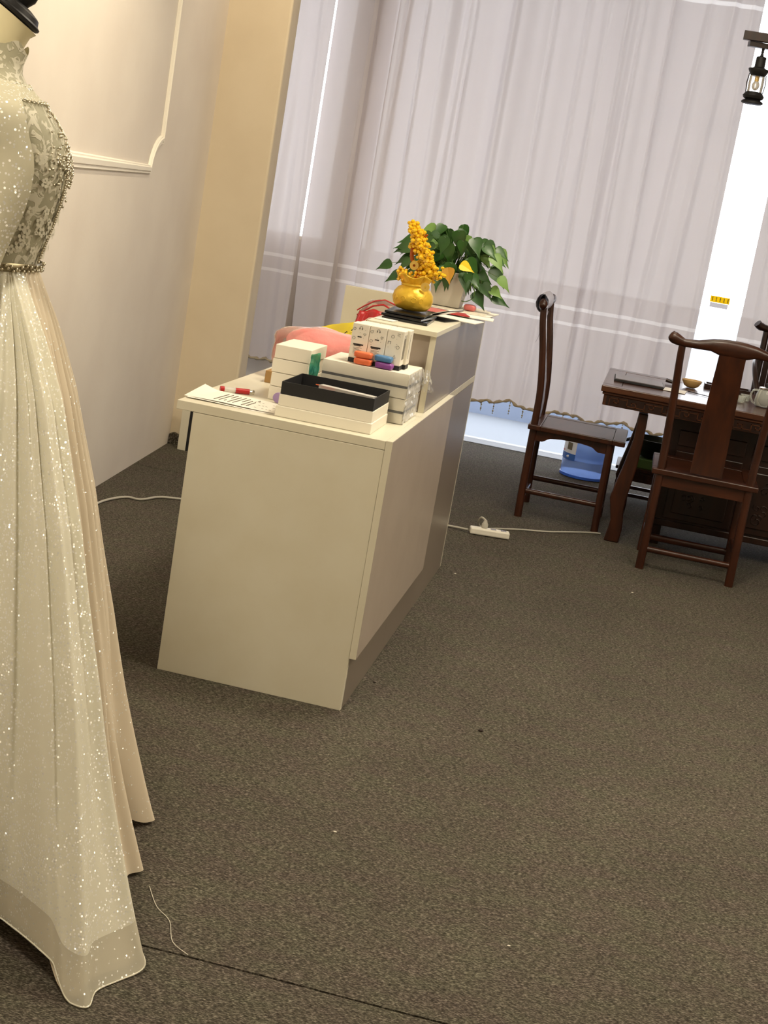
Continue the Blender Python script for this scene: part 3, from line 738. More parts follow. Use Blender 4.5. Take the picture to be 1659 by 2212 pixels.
stems.tube(cr([PO+Vector(q) for q in ((.05, -.03, .11), (.09, -.06, .09), (.098, -.06, .05), (.075, -.06, .03), (.06, -.07, .03))], 5), .0016, 5)
dark.build('foliage', 'leaf', pl, smooth=70); pale.build('foliage', 'leafl', pl, smooth=70, label='paler green leaves'); stems.build('stems', 'stem', pl, smooth=60)
y1_ = MB(); leaf(y1_, PO+Vector((.045, -.13, .158)), (.9, -.1, -.35), .052, (0, -1, .4), .8, .1); y1_.build('yellow_leaf', 'leafy', pl)
y1_ = MB(); leaf(y1_, PO+Vector((.000, -.12, .135)), (.25, -.1, -.9), .055, (0, -1, .2), .9, .1); y1_.build('yellow_leaf', 'leafo', pl, label='ochre withered leaf')
y1_ = MB(); leaf(y1_, PO+Vector((-.125, -.12, .205)), (.9, -.1, -.2), .035, (0, -1, .2), .6, .1); y1_.build('yellow_leaf', 'leafy', pl)

# brochures and papers on the counter
random.seed(9)
def flat(name, c, lx, ly, h, rz, matn, label, cat, group=None, tilt=(0, 0)):
    x, y, z = c
    o = MB().box(x-lx/2, x+lx/2, y-ly/2, y+ly/2, z, z+h, R(rz), (R(tilt[0]), R(tilt[1]))).build(name, matn, loc=c, bevel=min(.0006, h/3))
    return tag(o, label, cat, group)
flat('brochure', (.505, 1.14, CT+.0004), .17, .13, .003, -6, 'paper', 'cream brochure overhanging the counter edge nearest the ornament', 'brochure', 'papers on the counter')
flat('brochure', (.515, 1.30, CT+.0036), .20, .11, .003, 5, 'paper', 'cream brochure with a brown corner beside the plant pot', 'brochure', 'papers on the counter')
flat('brochure', (.47, 1.26, CT+.0068), .12, .09, .003, 18, 'red', 'red brochure tucked under the open notebook', 'brochure', 'papers on the counter')
flat('magazine', (.46, 1.50, CT+.0004), .26, .21, .003, 2, 'tray', 'grey magazine under the plant pot', 'magazine', 'papers on the counter')
flat('magazine', (.47, 1.50, CT+.0036), .25, .20, .003, -3, 'paper', 'white magazine directly below the plant pot', 'magazine', 'papers on the counter')
flat('magazine', (.455, 1.50, CT+.0068), .23, .19, .003, 1, 'boxedge', 'beige magazine touching the base of the plant pot', 'magazine', 'papers on the counter')
flat('greeting_card', (.41, 1.22, CT+.0101), .10, .14, .002, -8, 'pinkthing', 'pale pink card behind the gold ornament', 'card', 'papers on the counter')
nb_ = thing('notebook', (.485, 1.02, CT), 'open black notebook standing ajar right of the ornament', 'notebook')
MB().box(.435, .515, .95, 1.09, CT+.0005, CT+.003, R(-12)).build('cover', 'black', nb_)
MB().box(.435, .525, .95, 1.09, CT+.020, CT+.023, R(-12), (0, R(-20))).build('cover', 'blackgl', nb_)
MB().box(.437, .523, .952, 1.088, CT+.0235, CT+.026, R(-12), (0, R(-20))).build('pages', 'paper', nb_)
tag(pillow((.508, 1.46, CT+.022), .022, .018, .0115, .6).build('pink_case', 'pinkthing', loc=(.508, 1.46, CT+.0105), smooth=60), 'small pink rounded box to the right of the plant pot', 'box')
flat('card', (.36, .665, CT+.0005), .06, .05, .002, -10, 'paper', 'thin white card at the near end of the counter', 'card', 'papers on the counter')

# ------------------------------------------------------------------ power strip and cables
ps = thing('power_strip', (.635, 2.49, 0), 'cream power strip on the carpet right of the desk', 'power strip')
PS0, PS1 = Vector((.553, 2.475, 0)), Vector((.722, 2.512, 0)); ang = math.atan2(PS1.y-PS0.y, PS1.x-PS0.x); pc = (PS0+PS1)/2; hl = (PS1-PS0).length/2
MB().box(pc.x-hl, pc.x+hl, pc.y-.023, pc.y+.023, .003, .032, ang).build('body', 'plastic', ps, bevel=.006)
for k in range(1, 3):
    q = Matrix.Rotation(ang, 3, 'Z') @ Vector((-.03+.045*k, .002, 0))+pc
    MB().box(q.x-.012, q.x+.012, q.y-.010, q.y+.010, .0322, .0332, ang).build('socket', 'tray', ps)
pg_ = thing('power_plug', (.615, 2.50, .034), 'grey plug standing in the power strip with its white lead', 'plug')
MB().lathe((.612, 2.497, .0335), [(.014, 0), (.014, .016), (.010, .022), (.006, .034)], 14).build('plug_body', 'cable', pg_, smooth=50)
MB().tube(cr([(.612, 2.497, .066), (.590, 2.51, .072), (.578, 2.54, .040), (.60, 2.58, .010), (.66, 2.66, .005), (.76, 2.74, .005), (.86, 2.80, .005), (.93, 2.86, .006), (1.00, 2.93, .005), (1.06, 2.98, .005), (1.10, 3.0, .005)], 6), .0042, 7).build('lead', 'cable', pg_, smooth=60)
tag(MB().tube(cr([(-.78, 1.40, .006), (-.82, 1.55, .006), (-.82, 1.70, .006), (-.78, 1.82, .006), (-.72, 1.83, .006), (-.68, 1.93, .006), (-.62, 1.97, .006), (-.45, 2.05, .006), (-.1, 2.2, .006), (.25, 2.4, .006), (.42, 2.50, .006), (.545, 2.478, .014)], 6), .0052, 7).build('extension_cable', 'cable', loc=(0, 2.2, 0), smooth=60),
    'grey cable running on the carpet behind the desk to the power strip', 'cable')

# ------------------------------------------------------------------ yoke-back chairs
def make_chair(label):
    c = thing('yoke_back_chair', (0, 0, 0), label, 'chair', 'dark wooden yoke-back chairs')
    for s in (-1, 1):
        pts = cr([(s*.190, .004, 0), (s*.188, .001, .15), (s*.186, 0, .43), (s*.190, -.003, .60), (s*.197, -.026, .78), (s*.204, -.048, .90), (s*.206, -.056, .972)], 4)
        MB().tube(pts, [.0185-.004*i/len(pts) for i in range(len(pts))], 10, sq=.25).build('rear_leg', 'wood', c, smooth=50)
        pts = [(s*.192, .365, 0), (s*.188, .362, .20), (s*.186, .360, .415)]
        MB().tube(pts, [.018, .0175, .017], 10, sq=.35).build('front_leg', 'wood', c, smooth=50)
    # crest rail with upturned rounded ends
    tab_t = [(-.268, .990), (-.262, 1.006), (-.250, 1.016), (-.235, 1.012), (-.20, .994), (-.145, .997), (-.09, 1.013), (-.04, 1.020), (0, 1.021)]
    tab_b = [(-.268, .984), (-.262, .972), (-.250, .966), (-.235, .962), (-.20, .960), (-.145, .961), (-.09, .963), (-.055, .953), (0, .952)]
    xs = sorted(set([-.268, -.264, -.257, -.250, -.242, -.235, -.22, -.20, -.17, -.145, -.12, -.09, -.07, -.055, -.03, 0]))
    xs = xs+[-x for x in xs[::-1][1:]]
    rings = []
    for x in xs:
        zt, zb_ = interp(tab_t, -abs(x)), interp(tab_b, -abs(x)); zc, hz = (zt+zb_)/2, (zt-zb_)/2
        hy = .006 if abs(x) > .267 else (.014 if abs(x) > .258 else (.019 if abs(x) > .22 else .0165-.003*(1-abs(x)/.22)))
        yc = -.058-.022*math.cos(min(1, abs(x)/.25)*PI/2)
        rings.append([Vector((x, yc+hy*math.cos(q*PI/6), zc+hz*math.sin(q*PI/6))) for q in range(12)])
    MB().loft(rings).build('crest_rail', 'woodh', c, smooth=60)
    sp = [(.445, .0, .066), (.52, .002, .0665), (.62, -.006, .064), (.72, -.024, .061), (.82, -.046, .058), (.90, -.064, .055), (.958, -.076, .054)]
    rings = []
    for z, y, hw in sp:
        rings.append([(-hw, y-.006, z), (0, y-.010, z), (hw, y-.006, z), (hw, y+.006, z), (0, y+.002, z), (-hw, y+.006, z)])
    MB().loft(rings).build('back_splat', 'wood', c, smooth=30)
    x0, x1, y0, y1 = -.222, .222, -.026, .425; fr = .058
    MB().box(x0, x1, y0, y0+fr, .416, .440).box(x0, x1, y1-fr, y1, .416, .440).box(x0, x0+fr, y0+fr, y1-fr, .416, .440).box(x1-fr, x1, y0+fr, y1-fr, .416, .440).build('seat_frame', 'woodh', c, bevel=.004)
    MB().box(x0+fr+.0015, x1-fr-.0015, y0+fr+.0015, y1-fr-.0015, .424, .4385).build('seat_panel', 'woodh', c)
    def ap(a, b, curved):
        m_ = (a+b)/2; L_ = b-a
        if not curved: return [(a, .366), (b, .366), (b, .4155), (a, .4155)]
        return [(a, .366)]+[(a+L_*f, z) for f, z in ((.10, .366), (.14, .372), (.17, .380), (.21, .386), (.28, .389), (.36, .392), (.5, .393), (.64, .392), (.72, .389), (.79, .386), (.83, .380), (.86, .372), (.90, .366))]+[(b, .366), (b, .4155), (a, .4155)]
    MB().prism(ap(-.170, .170, False), -.006, .008, 'y').build('apron', 'woodh', c)
    MB().prism(ap(-.170, .170, True), .352, .366, 'y').build('apron', 'woodh', c)
    for s in (-1, 1): MB().prism(ap(.016, .344, True), s*.186-.007, s*.186+.007, 'x').build('apron', 'wood', c)
    MB().tube([(-.176, .002, .088), (.176, .002, .088)], .0125, 8, sq=.2).build('stretcher', 'woodh', c, smooth=50)
    MB().tube([(-.176, .364, .070), (.176, .364, .070)], .0145, 8, sq=.5).build('stretcher', 'woodh', c, smooth=50)
    for s in (-1, 1): MB().tube([(s*.190, .018, .125), (s*.190, .347, .125)], .0125, 8, sq=.2).build('stretcher', 'woodh', c, smooth=50)
    return c
chB = make_chair('dark wooden yoke-back chair seen from behind, in front of the tea table')
chA = dup(chB, (.704, 3.232, 0), R(-90), 'dark wooden yoke-back chair seen side-on at the left end of the tea table')
chB.location = (1.483, 2.484, 0); chB.rotation_euler = (0, 0, R(0))
# plastic wrap round the side chair's crest
wr = thing('plastic_cover', (.64, 3.25, .96), 'pale crumpled plastic wrap around the crest of the side-on chair', 'wrap')
mb = MB(); rings = []
for k in range(13):
    y = 3.075+.33*k/12
    if k == 12: y = 3.40
    n_ = 14; rings.append([Vector((.632+(.028+.003*noise.noise(Vector((j, k, 1.5))))*math.cos(2*PI*j/n_), y, .988+(.042+.004*noise.noise(Vector((j, k*.8, 4.5))))*math.sin(2*PI*j/n_))) for j in range(n_)])
mb.loft(rings, cap=False); mb.build('sleeve', 'wrap', wr, smooth=30)
MB().grid(lambda u, v: (.662+.004*math.sin(v*9)+.03*v-.03, 3.10+.025*u, .955-.15*(1-v)+.0), 3, 10).build('hanging_end', 'wrap', wr, smooth=60)

# ------------------------------------------------------------------ tea table with cabinet
TX0, TX1, TY0, TY1 = .978, 2.35, 2.83, 3.66
tt = thing('tea_table', (1.65, 3.25, 0), 'long carved dark wooden tea table near the window', 'table')
mb = MB().box(TX0, TX1, TY0, TY0+.085, .672, .70).box(TX0, TX1, TY1-.085, TY1, .672, .70).box(TX0, TX0+.085, TY0+.086, TY1-.086, .672, .70).box(TX1-.085, TX1, TY0+.086, TY1-.086, .672, .70)
mb.build('table_frame', 'twood', tt, bevel=.004)
MB().box(TX0+.087, TX1-.087, TY0+.087, TY1-.087, .678, .699).build('table_panel', 'twood', tt)
MB().box(TX0+.008, TX1-.008, TY0+.010, TY1-.010, .660, .6715).build('moulding', 'twood', tt, bevel=.003)
MB().box(TX0+.016, TX1-.016, TY0+.018, TY0+.034, .612, .6595).build('apron', 'twood', tt, bevel=.002)
MB().box(TX0+.016, TX1-.016, TY1-.034, TY1-.018, .612, .6595).build('apron', 'twood', tt, bevel=.002)
MB().box(TX0+.016, TX0+.032, TY0+.035, TY1-.035, .612, .6595).build('apron', 'twood', tt, bevel=.002)
MB().box(TX1-.032, TX1-.016, TY0+.035, TY1-.035, .612, .6595).build('apron', 'twood', tt, bevel=.002)
def fret(mb, x0, x1, y, z0, z1, unit=.078):
    n = int((x1-x0)/unit); h = z1-z0; b = .0045
    for k in range(n):
        u = x0+unit*k
        P_ = [(0, .0), (0, .85), (.50, .85), (.50, .35), (.26, .35), (.26, .60)] if k % 2 == 0 else [(0, 1), (0, .15), (.50, .15), (.50, .65), (.26, .65), (.26, .40)]
        P_ = P_+[]
        for (a, b1), (c_, d_) in zip(P_, P_[1:]):
            xa, xb = u+unit*min(a, c_), u+unit*max(a, c_); za, zb2 = z0+h*min(b1, d_), z0+h*max(b1, d_)
            mb.box(xa-b/2, xb+b/2, y-.003, y, za-b/2, zb2+b/2)
        mb.box(u+unit*.5, u+unit, y-.003, y, z0+h*(.85 if k % 2 == 0 else .15)-b/2, z0+h*(.85 if k % 2 == 0 else .15)+b/2)
    return mb
MB().box(TX0+.03, TX1-.03, TY0+.0165, TY0+.0179, .616, .656).build('carved_ground', 'dwood', tt)
fret(MB(), TX0+.045, TX1-.05, TY0+.0164, .618, .654).build('fret_carving', 'twood', tt)
def tleg(x, y, sx, sy):
    prof = [(.600, 0, .021), (.56, .002, .021), (.47, 0, .023), (.36, -.012, .030), (.26, -.030, .035), (.20, -.040, .036), (.15, -.034, .030), (.10, -.024, .028), (.06, -.024, .031), (.02, -.030, .033), (0, -.032, .033)]
    rings = []
    for z, o_, h_ in prof[::-1]:
        cx = x+sx*(-o_*.9-.010); cy = y
        rings.append([(cx-h_, cy-.022, z), (cx+h_, cy-.022, z), (cx+h_, cy+.022, z), (cx-h_, cy+.022, z)])
    return MB().loft(rings)
for x, y, sx in ((1.172, 2.915, -1), (1.172, 3.575, -1), (2.17, 2.915, 1), (2.17, 3.575, 1)):
    tleg(x, y, sx, 0).build('leg', 'wood', tt, bevel=.005, smooth=40)
cb = MB().box(1.315, 2.05, 3.03, 3.46, .105, .611).build('cabinet_body', 'dwood', tt, bevel=.004)
for k in range(2):
    x0 = 1.36+.335*k; x1 = x0+.30
    d = MB().box(x0, x1, 3.017, 3.029, .135, .45).build('door', 'dwood', tt, bevel=.003)
    MB().box(x0+.03, x1-.03, 3.008, 3.0165, .165, .42).build('raised_panel', 'dwood', d, bevel=.006)
    random.seed(30+k); cv = MB()
    for q in range(16):
        cx = random.uniform(x0+.06, x1-.06); cz = random.uniform(.20, .39); r_ = random.uniform(.012, .028); a0 = random.uniform(0, 6)
        cv.tube([(cx+r_*(1-j/14)*math.cos(a0+j*.55), 3.006, cz+r_*(1-j/14)*math.sin(a0+j*.55)) for j in range(11)], .003, 5)
    cv.build('floral_carving', 'dwood', d, smooth=50)
for x0 in (1.36, 1.695): MB().box(x0, x0+.30, 3.017, 3.029, .475, .545).build('drawer_front', 'dwood', tt, bevel=.003)
MB().box(1.30, 2.065, 3.018, 3.029, .095, .125).build('base_rail', 'dwood', tt, bevel=.003)
for x0, y0 in ((1.325, 3.05), (2.0, 3.05), (1.325, 3.40), (2.0, 3.40)): MB().box(x0, x0+.04, y0, y0+.04, 0, .104).build('cabinet_foot', 'dwood', tt)

# things on the tea table
TZ = .7004
tr_ = thing('tea_tray', (1.13, 3.12, TZ), 'flat dark rectangular tea tray at the left end of the tea table', 'tray')
MB().box(1.018, 1.245, 3.085, 3.30, TZ, TZ+.010, R(2)).build('rim', 'black', tr_, bevel=.001)
MB().box(1.022, 1.241, 3.089, 3.296, TZ+.0102, TZ+.013, R(2)).build('surface', 'tray', tr_)
flat('paper_sheet', (1.30, 3.14, TZ+.0005), .10, .13, .002, -4, 'paper', 'small white note pad beside the tea tray', 'paper')
bw = thing('wooden_bowl', (1.375, 3.42, TZ), 'small yellow wooden bowl on the tea table behind the chair back', 'bowl')
MB().lathe((1.375, 3.42, TZ), [(.020, 0), (.034, .008), (.046, .028), (.048, .036), (.045, .036), (.040, .020), (.02, .008), (.001, .006)], 28).build('bowl', 'bamboo', bw, smooth=50)
tag(MB().tube([(1.255, 3.40, TZ+.016), (1.315, 3.39, TZ+.007)], [.010, .006], 8).build('tea_scoop', 'dwood', loc=(1.28, 3.4, TZ), smooth=50), 'dark wooden tea scoop left of the yellow bowl', 'scoop')
st_ = thing('tea_sink', (1.52, 3.45, TZ), 'dark wooden tea water tray in the middle of the tea table', 'tray')
tray(1.44, 1.66, 3.52, 3.63, TZ, TZ+.022, .008).build('frame', 'dwood', st_)
tag(MB().tube(cr([(1.36, 3.20, TZ+.003), (1.45, 3.15, TZ+.003), (1.54, 3.16, TZ+.003), (1.62, 3.22, TZ+.003)], 5), .002, 6).build('thin_cord', 'black', loc=(1.5, 3.15, TZ), smooth=60), 'thin dark cord lying on the tea table top', 'cord')
for i, (x, y) in enumerate(((1.60, 3.17), (1.625, 3.27))):
    c = thing('glass_cup', (x, y, TZ), ('small clear glass cup nearest the splat', 'small clear glass cup behind the first cup')[i], 'cup', 'glass tea cups')
    MB().lathe((x, y, TZ), [(.014, 0), (.020, .006), (.025, .030), (.0238, .030), (.019, .007), (.001, .004)], 20).build('cup', 'tglass', c, smooth=50)
tp = thing('glass_teapot', (1.702, 3.16, TZ), 'glass teapot with chrome rim at the right edge of the view', 'teapot')
MB().lathe((1.702, 3.16, TZ), [(.028, 0), (.040, .004), (.045, .025), (.041, .055), (.031, .080), (.0295, .080), (.039, .055), (.043, .026), (.03, .006), (.001, .004)], 26).build('body', 'tglass', tp, smooth=50)
MB().lathe((1.702, 3.16, TZ+.006), [(.012, 0), (.022, .006), (.022, .066), (.001, .070)], 20).build('infuser', 'tray', tp, smooth=40)
MB().lathe((1.702, 3.16, TZ+.0805), [(.034, 0), (.034, .006), (.026, .010), (.001, .011)], 24).build('rim', 'chrome', tp, smooth=40)
MB().lathe((1.702, 3.16, TZ+.0920), [(.008, 0), (.010, .008), (.007, .016), (.001, .018)], 14).build('lid_knob', 'black', tp, smooth=40)
MB().tube(cr([(1.672, 3.15, TZ+.074), (1.645, 3.14, TZ+.070), (1.636, 3.14, TZ+.045), (1.648, 3.145, TZ+.018), (1.660, 3.15, TZ+.012)], 5), .0042, 8).build('handle', 'tglass', tp, smooth=60)

# ------------------------------------------------------------------ stool with wok behind the table leg
sl = thing('carved_stool', (1.25, 4.0, 0), 'low carved stool behind the tea table leg, holding a wok', 'stool')
MB().box(1.10, 1.45, 3.86, 4.15, .178, .196).build('seat', 'wood', sl, bevel=.004)
for y in (3.875, 4.121): MB().box(1.115, 1.435, y, y+.014, .125, .177).build('apron', 'wood', sl)
fret(MB(), 1.13, 1.42, 3.8745, .132, .170, .06).build('fret_carving', 'wood', sl)
for x, y in ((1.125, 3.885), (1.425, 3.885), (1.125, 4.125), (1.425, 4.125)):
    MB().box(x-.014, x+.014, y-.0135+(.001 if y > 4 else -.001), y+.0135, 0, .1245).build('leg', 'wood', sl, bevel=.003)
for y in (3.878, 4.118): MB().box(1.14, 1.41, y, y+.014, .04, .058).build('stretcher', 'woodh', sl, bevel=.003)
tag(MB().box(1.165, 1.345, 3.89, 4.08, .1965, .245).build('green_box', 'green', loc=(1.25, 3.98, .1965), bevel=.003), 'green box on the stool under the wok', 'box')
wk = thing('wok', (1.28, 4.0, .2455), 'black wok standing on the green box behind the table leg', 'pan')
MB().lathe((1.27, 4.0, .2455), [(.05, 0), (.085, .018), (.11, .055), (.118, .10), (.121, .10), (.113, .053), (.087, .014), (.05, -.0+.003)], 36).build('pan', 'iron', wk, smooth=50)
MB().tube([(1.158, 3.985, .330), (1.12, 3.97, .315), (1.085, 3.96, .312)], [.010, .008, .007], 8).build('handle', 'metalk', wk, smooth=50)

# ------------------------------------------------------------------ water bottle
wbt = thing('water_bottle', (.925, 4.44, 0), 'blue clear water bottle on the carpet behind the side-on chair', 'bottle')
MB().lathe((.925, 4.44, .001), [(.10, 0), (.122, .004), (.126, .018), (.126, .085), (.120, .092), (.120, .10), (.126, .107), (.126, .20), (.115, .23), (.075, .262), (.03, .278), (.028, .30), (.001, .30)], 44).build('body', 'blueb', wbt, smooth=50)
MB().lathe((.925, 4.44, .004), [(.1285, .0), (.1285, .014)], 44).build('base_ring', 'bluew', wbt, smooth=50)
def lab(a0, a1, z0, z1, r_, nm, mt):
    c = Vector((.925, 4.44, 0)); MB().grid(lambda u, v: c+Vector((r_*math.cos(a0+(a1-a0)*u), r_*math.sin(a0+(a1-a0)*u), z0+(z1-z0)*v)), 12, 3).build(nm, mt, wbt, smooth=60)
lab(R(182), R(245), .118, .205, .1275, 'label', 'label'); lab(R(182), R(245), .095, .130, .1282, 'label_band', 'labelb')
lab(R(215), R(232), .150, .19, .1284, 'label_print', 'ink'); lab(R(190), R(203), .135, .145, .1284, 'label_print', 'red')
mb = MB(); c = Vector((.925, 4.44, 0)); a_ = R(224)
mb.ball(c+Vector((.1285*math.cos(a_), .1285*math.sin(a_), .112)), .011, 12, 6, (1, .2, .7)); mb.build('label_emblem', 'label', wbt, smooth=60)

# ------------------------------------------------------------------ carved armchair behind the table
ac = thing('carved_armchair', (1.98, 3.98, 0), 'dark carved armchair behind the tea table, cut by the right frame edge', 'chair')
AX0, AX1, AY = 1.715, 2.235, 4.16
for x in (AX0, AX1):
    MB().tube(cr([(x, AY, 0), (x, AY, .45), (x, AY+.01, .75), (x, AY+.02, .99)], 4), .016, 10).build('rear_leg', 'dwood', ac, smooth=50)
    MB().tube([(x, AY-.42, 0), (x, AY-.42, .45), (x, AY-.40, .66)], .016, 10).build('front_leg', 'dwood', ac, smooth=50)
MB().tube(cr([(AX0-.055, AY-.01, 1.015), (AX0-.03, AY, 1.0), (AX0+.05, AY+.02, .995), (1.975, AY+.04, 1.03), (AX1-.05, AY+.02, .995), (AX1+.03, AY, 1.0), (AX1+.055, AY-.01, 1.015)], 5), [.021]*6+[.018]*19+[.021]*6, 10).build('crest_rail', 'dwood', ac, smooth=50)
for s, x in ((-1, AX0), (1, AX1)):
    MB().tube(cr([(x, AY, .84), (x+s*.03, AY-.12, .845), (x+s*.035, AY-.28, .80), (x, AY-.40, .675)], 5), .014, 8).build('armrest', 'dwood', ac, smooth=50)
MB().box(AX0-.02, AX1+.02, AY-.44, AY+.02, .43, .46).build('seat', 'dwood', ac, bevel=.006)
bk = MB().box(AX0+.05, AX1-.05, AY+.002, AY+.018, .50, .955).build('back_panel', 'dwood', ac, bevel=.004)
mb = MB(); random.seed(77)
for q in range(34):
    cx = random.uniform(AX0+.09, AX1-.09); cz = random.uniform(.55, .91); r_ = random.uniform(.015, .035); a0 = random.uniform(0, 6)
    mb.tube([(cx+r_*(1-j/14)*math.cos(a0+j*.55), AY, cz+r_*(1-j/14)*math.sin(a0+j*.55)) for j in range(11)], .0045, 5)
mb.build('floral_carving', 'dwood', bk, smooth=50)
MB().box(AX0+.018, AX0+.048, AY-.002, AY+.018, .47, .985).build('back_stile', 'dwood', ac, bevel=.003)

# ------------------------------------------------------------------ hanging lantern
lt = thing('hanging_lantern', (1.39, 3.3, 2.0), 'black retro lantern lamp with clear glass hanging top right', 'lamp')
LC = Vector((1.372, 3.3, 0))
MB().lathe(LC, [(.040, 2.010), (.048, 2.014), (.048, 2.022), (.034, 2.030), (.044, 2.036), (.048, 2.046), (.036, 2.062), (.030, 2.064)], 24).build('base', 'metalk', lt, smooth=30)
MB().lathe(LC, [(.033, 2.064), (.034, 2.10), (.033, 2.132), (.0315, 2.132), (.0325, 2.10), (.0315, 2.064)], 24).build('glass_chimney', 'glass', lt, smooth=50)
MB().ball(LC+Vector((0, 0, 2.092)), .017, 14, 9, (1, 1, 1.3)).build('bulb', 'bulb', lt, smooth=60)
MB().lathe(LC, [(.010, 2.108), (.010, 2.134)], 12).build('socket', 'goldp', lt, smooth=40)
MB().lathe(LC, [(.030, 2.132), (.036, 2.140), (.046, 2.158), (.046, 2.163), (.028, 2.168), (.023, 2.172), (.022, 2.215), (.008, 2.220), (.006, 2.232)], 24).build('cap', 'metalk', lt, smooth=30)
MB().tube([LC+Vector((s*.037, 0, z)) for s, z in ((1, 2.06), (1.12, 2.10), (1, 2.14))], .0022, 6).tube([LC+Vector((-s*.037, 0, z)) for s, z in ((1, 2.06), (1.12, 2.10), (1, 2.14))], .0022, 6).build('guard_wire', 'metalk', lt, smooth=50)
for k in range(1):
    mb = MB()
    for q in range(3): mb.ball(LC+Vector((0, 0, 2.238+.010*q)), .007, 8, 6, (1, .5, 1))
    mb.build('chain', 'metalk', lt, smooth=50)
bm_ = thing('lamp_beam', (1.9, 3.3, 2.26), 'dark wooden crossed beams carrying the lantern, top right', 'lamp')
MB().box(1.275, 2.55, 3.245, 3.285, 2.275, 2.313, R(0)).build('beam', 'dwood', bm_, bevel=.002)
MB().box(1.30, 1.60, 3.30, 3.34, 2.252, 2.2745, R(14)).build('cross_beam', 'dwood', bm_, bevel=.002)
MB().tube([(1.95, 3.28, 2.31), (1.95, 3.28, CEIL)], .006, 8).build('hanger', 'metalk', bm_)

# ------------------------------------------------------------------ bridal gown on mannequin
A0 = Vector((-.070, -1.22, 0)); fA = math.atan2(.428, .904); f_ = Vector((math.cos(fA), math.sin(fA), 0)); s2 = Vector((-f_.y, f_.x, 0))
mq = thing('dress_form', (A0.x, A0.y, 0), 'dress form with cream neck and black cap wearing the bridal gown, left edge', 'mannequin')
gw = thing('bridal_gown', (A0.x, A0.y, .02), 'sequinned ivory bridal gown with lace bodice and cape, at the left edge', 'dress')
rings_t = [(1.140, 0, .098, .115), (1.163, 0, .100, .118), (1.20, .004, .106, .122), (1.25, .012, .112, .13), (1.30, .018, .116, .138), (1.34, .020, .118, .145), (1.365, .016, .118, .150), (1.40, .004, .116, .160), (1.431, -.006, .104, .168), (1.452, -.010, .088, .155), (1.466, -.014, .074, .125), (1.485, -.016, .056, .085), (1.500, -.018, .048, .060), (1.53, -.014, .047, .052)]
def tor(z, th, grow=0):
    c_ = interp([(r[0], r[1]) for r in rings_t], z); a_ = interp([(r[0], r[2]) for r in rings_t], z)+grow; b_ = interp([(r[0], r[3]) for r in rings_t], z)+grow
    return A0+f_*(c_+a_*math.cos(th))+s2*(b_*math.sin(th))+Vector((0, 0, z))
zs = [1.14, 1.163, 1.18, 1.20, 1.225, 1.25, 1.275, 1.30, 1.32, 1.34, 1.355, 1.37, 1.385, 1.40, 1.415, 1.431, 1.442, 1.452, 1.466, 1.475, 1.485, 1.50, 1.515]
MB().loft([[tor(z, 2*PI*j/48) for j in range(48)] for z in zs], cap=False).build('bodice', 'lace', gw, smooth=80)
nk = MB()
nr = [(1.18, 0, .085, .10), (1.42, -.004, .08, .12), (1.47, -.016, .048, .06), (1.50, -.018, .044, .046), (1.54, -.014, .043, .044), (1.575, -.006, .046, .046), (1.60, 0, .050, .048)]
def nring(z, c_, a_, b_):
    return [A0+f_*(c_+a_*math.cos(2*PI*j/32))+s2*(b_*math.sin(2*PI*j/32))+Vector((0, 0, z-(.030*math.cos(2*PI*j/32) if z > 1.59 else (.012*math.cos(2*PI*j/32) if z > 1.56 else 0)))) for j in range(32)]
nk.loft([nring(*r) for r in nr]); nk.build('neck', 'neck', mq, smooth=60)
tm = Matrix.Translation(A0+f_*0+Vector((0, 0, 1.603))) @ Matrix.Rotation(fA, 4, 'Z') @ Matrix.Rotation(R(31), 4, 'Y')
def tl(prof, nm, mt):
    mb = MB(); mb.loft([[tm @ Vector((r*1.0*math.cos(2*PI*j/32), r*.9*math.sin(2*PI*j/32), z)) for j in range(32)] for r, z in prof]); return mb.build(nm, mt, mq, smooth=30)
tl([(.057, 0), (.060, .003), (.060, .007), (.054, .010), (.050, .018), (.046, .020), (.030, .024)], 'cap_ring', 'metalk')
tl([(.020, .0245), (.026, .04), (.024, .06), (.012, .075), (.001, .08)], 'finial', 'metalk')
MB().tube([A0+Vector((0, 0, 1.17)), A0+Vector((0, 0, .03))], .016, 12).build('pole', 'chrome', mq, smooth=50)
MB().lathe(A0, [(.18, .001), (.18, .012), (.03, .022), (.02, .03)], 28).build('base', 'chrome', mq, smooth=40)
# belt and bead trims
MB().loft([[tor(1.155+.016*v, 2*PI*j/48, .004+.004*math.sin(v*PI)) for j in range(48)] for v in (0, .25, .5, .75, 1)], cap=False).build('belt', 'beadd', gw, smooth=60)
bd_ = MB(); random.seed(2)
for j in range(120):
    th = 2*PI*j/120; p = tor(1.163+random.uniform(-.006, .006), th, .009); bd_.ball(p, .0032, 6, 4)
for k in range(44):
    z = 1.175+.20*k/44; p = tor(z, R(-26), .005); bd_.ball(p, .0030, 6, 4)
for k in range(170):
    z = random.gauss(1.36, .028); th = R(random.gauss(-15, 16)); 
    if z > 1.16: bd_.ball(tor(z, th, .004), random.uniform(.0018, .0035), 6, 4)
for k in range(30):
    z = 1.40+.055*k/30; bd_.ball(tor(z, R(-8+3*math.sin(k)), .004), .0026, 6, 4)
for k in range(60): bd_.ball(tor(1.455+.002*math.sin(k*2), R(-85+2.2*k), .009), .0022, 6, 4)
for k in range(16): bd_.ball(tor(1.478+.004*math.sin(k), R(-60+8*k), .005), .0028, 6, 4)
bd_.build('bead_trim', 'bead', gw, smooth=60)['kind'] = 'stuff'
lc = MB(); random.seed(14)       # appliqué flowers
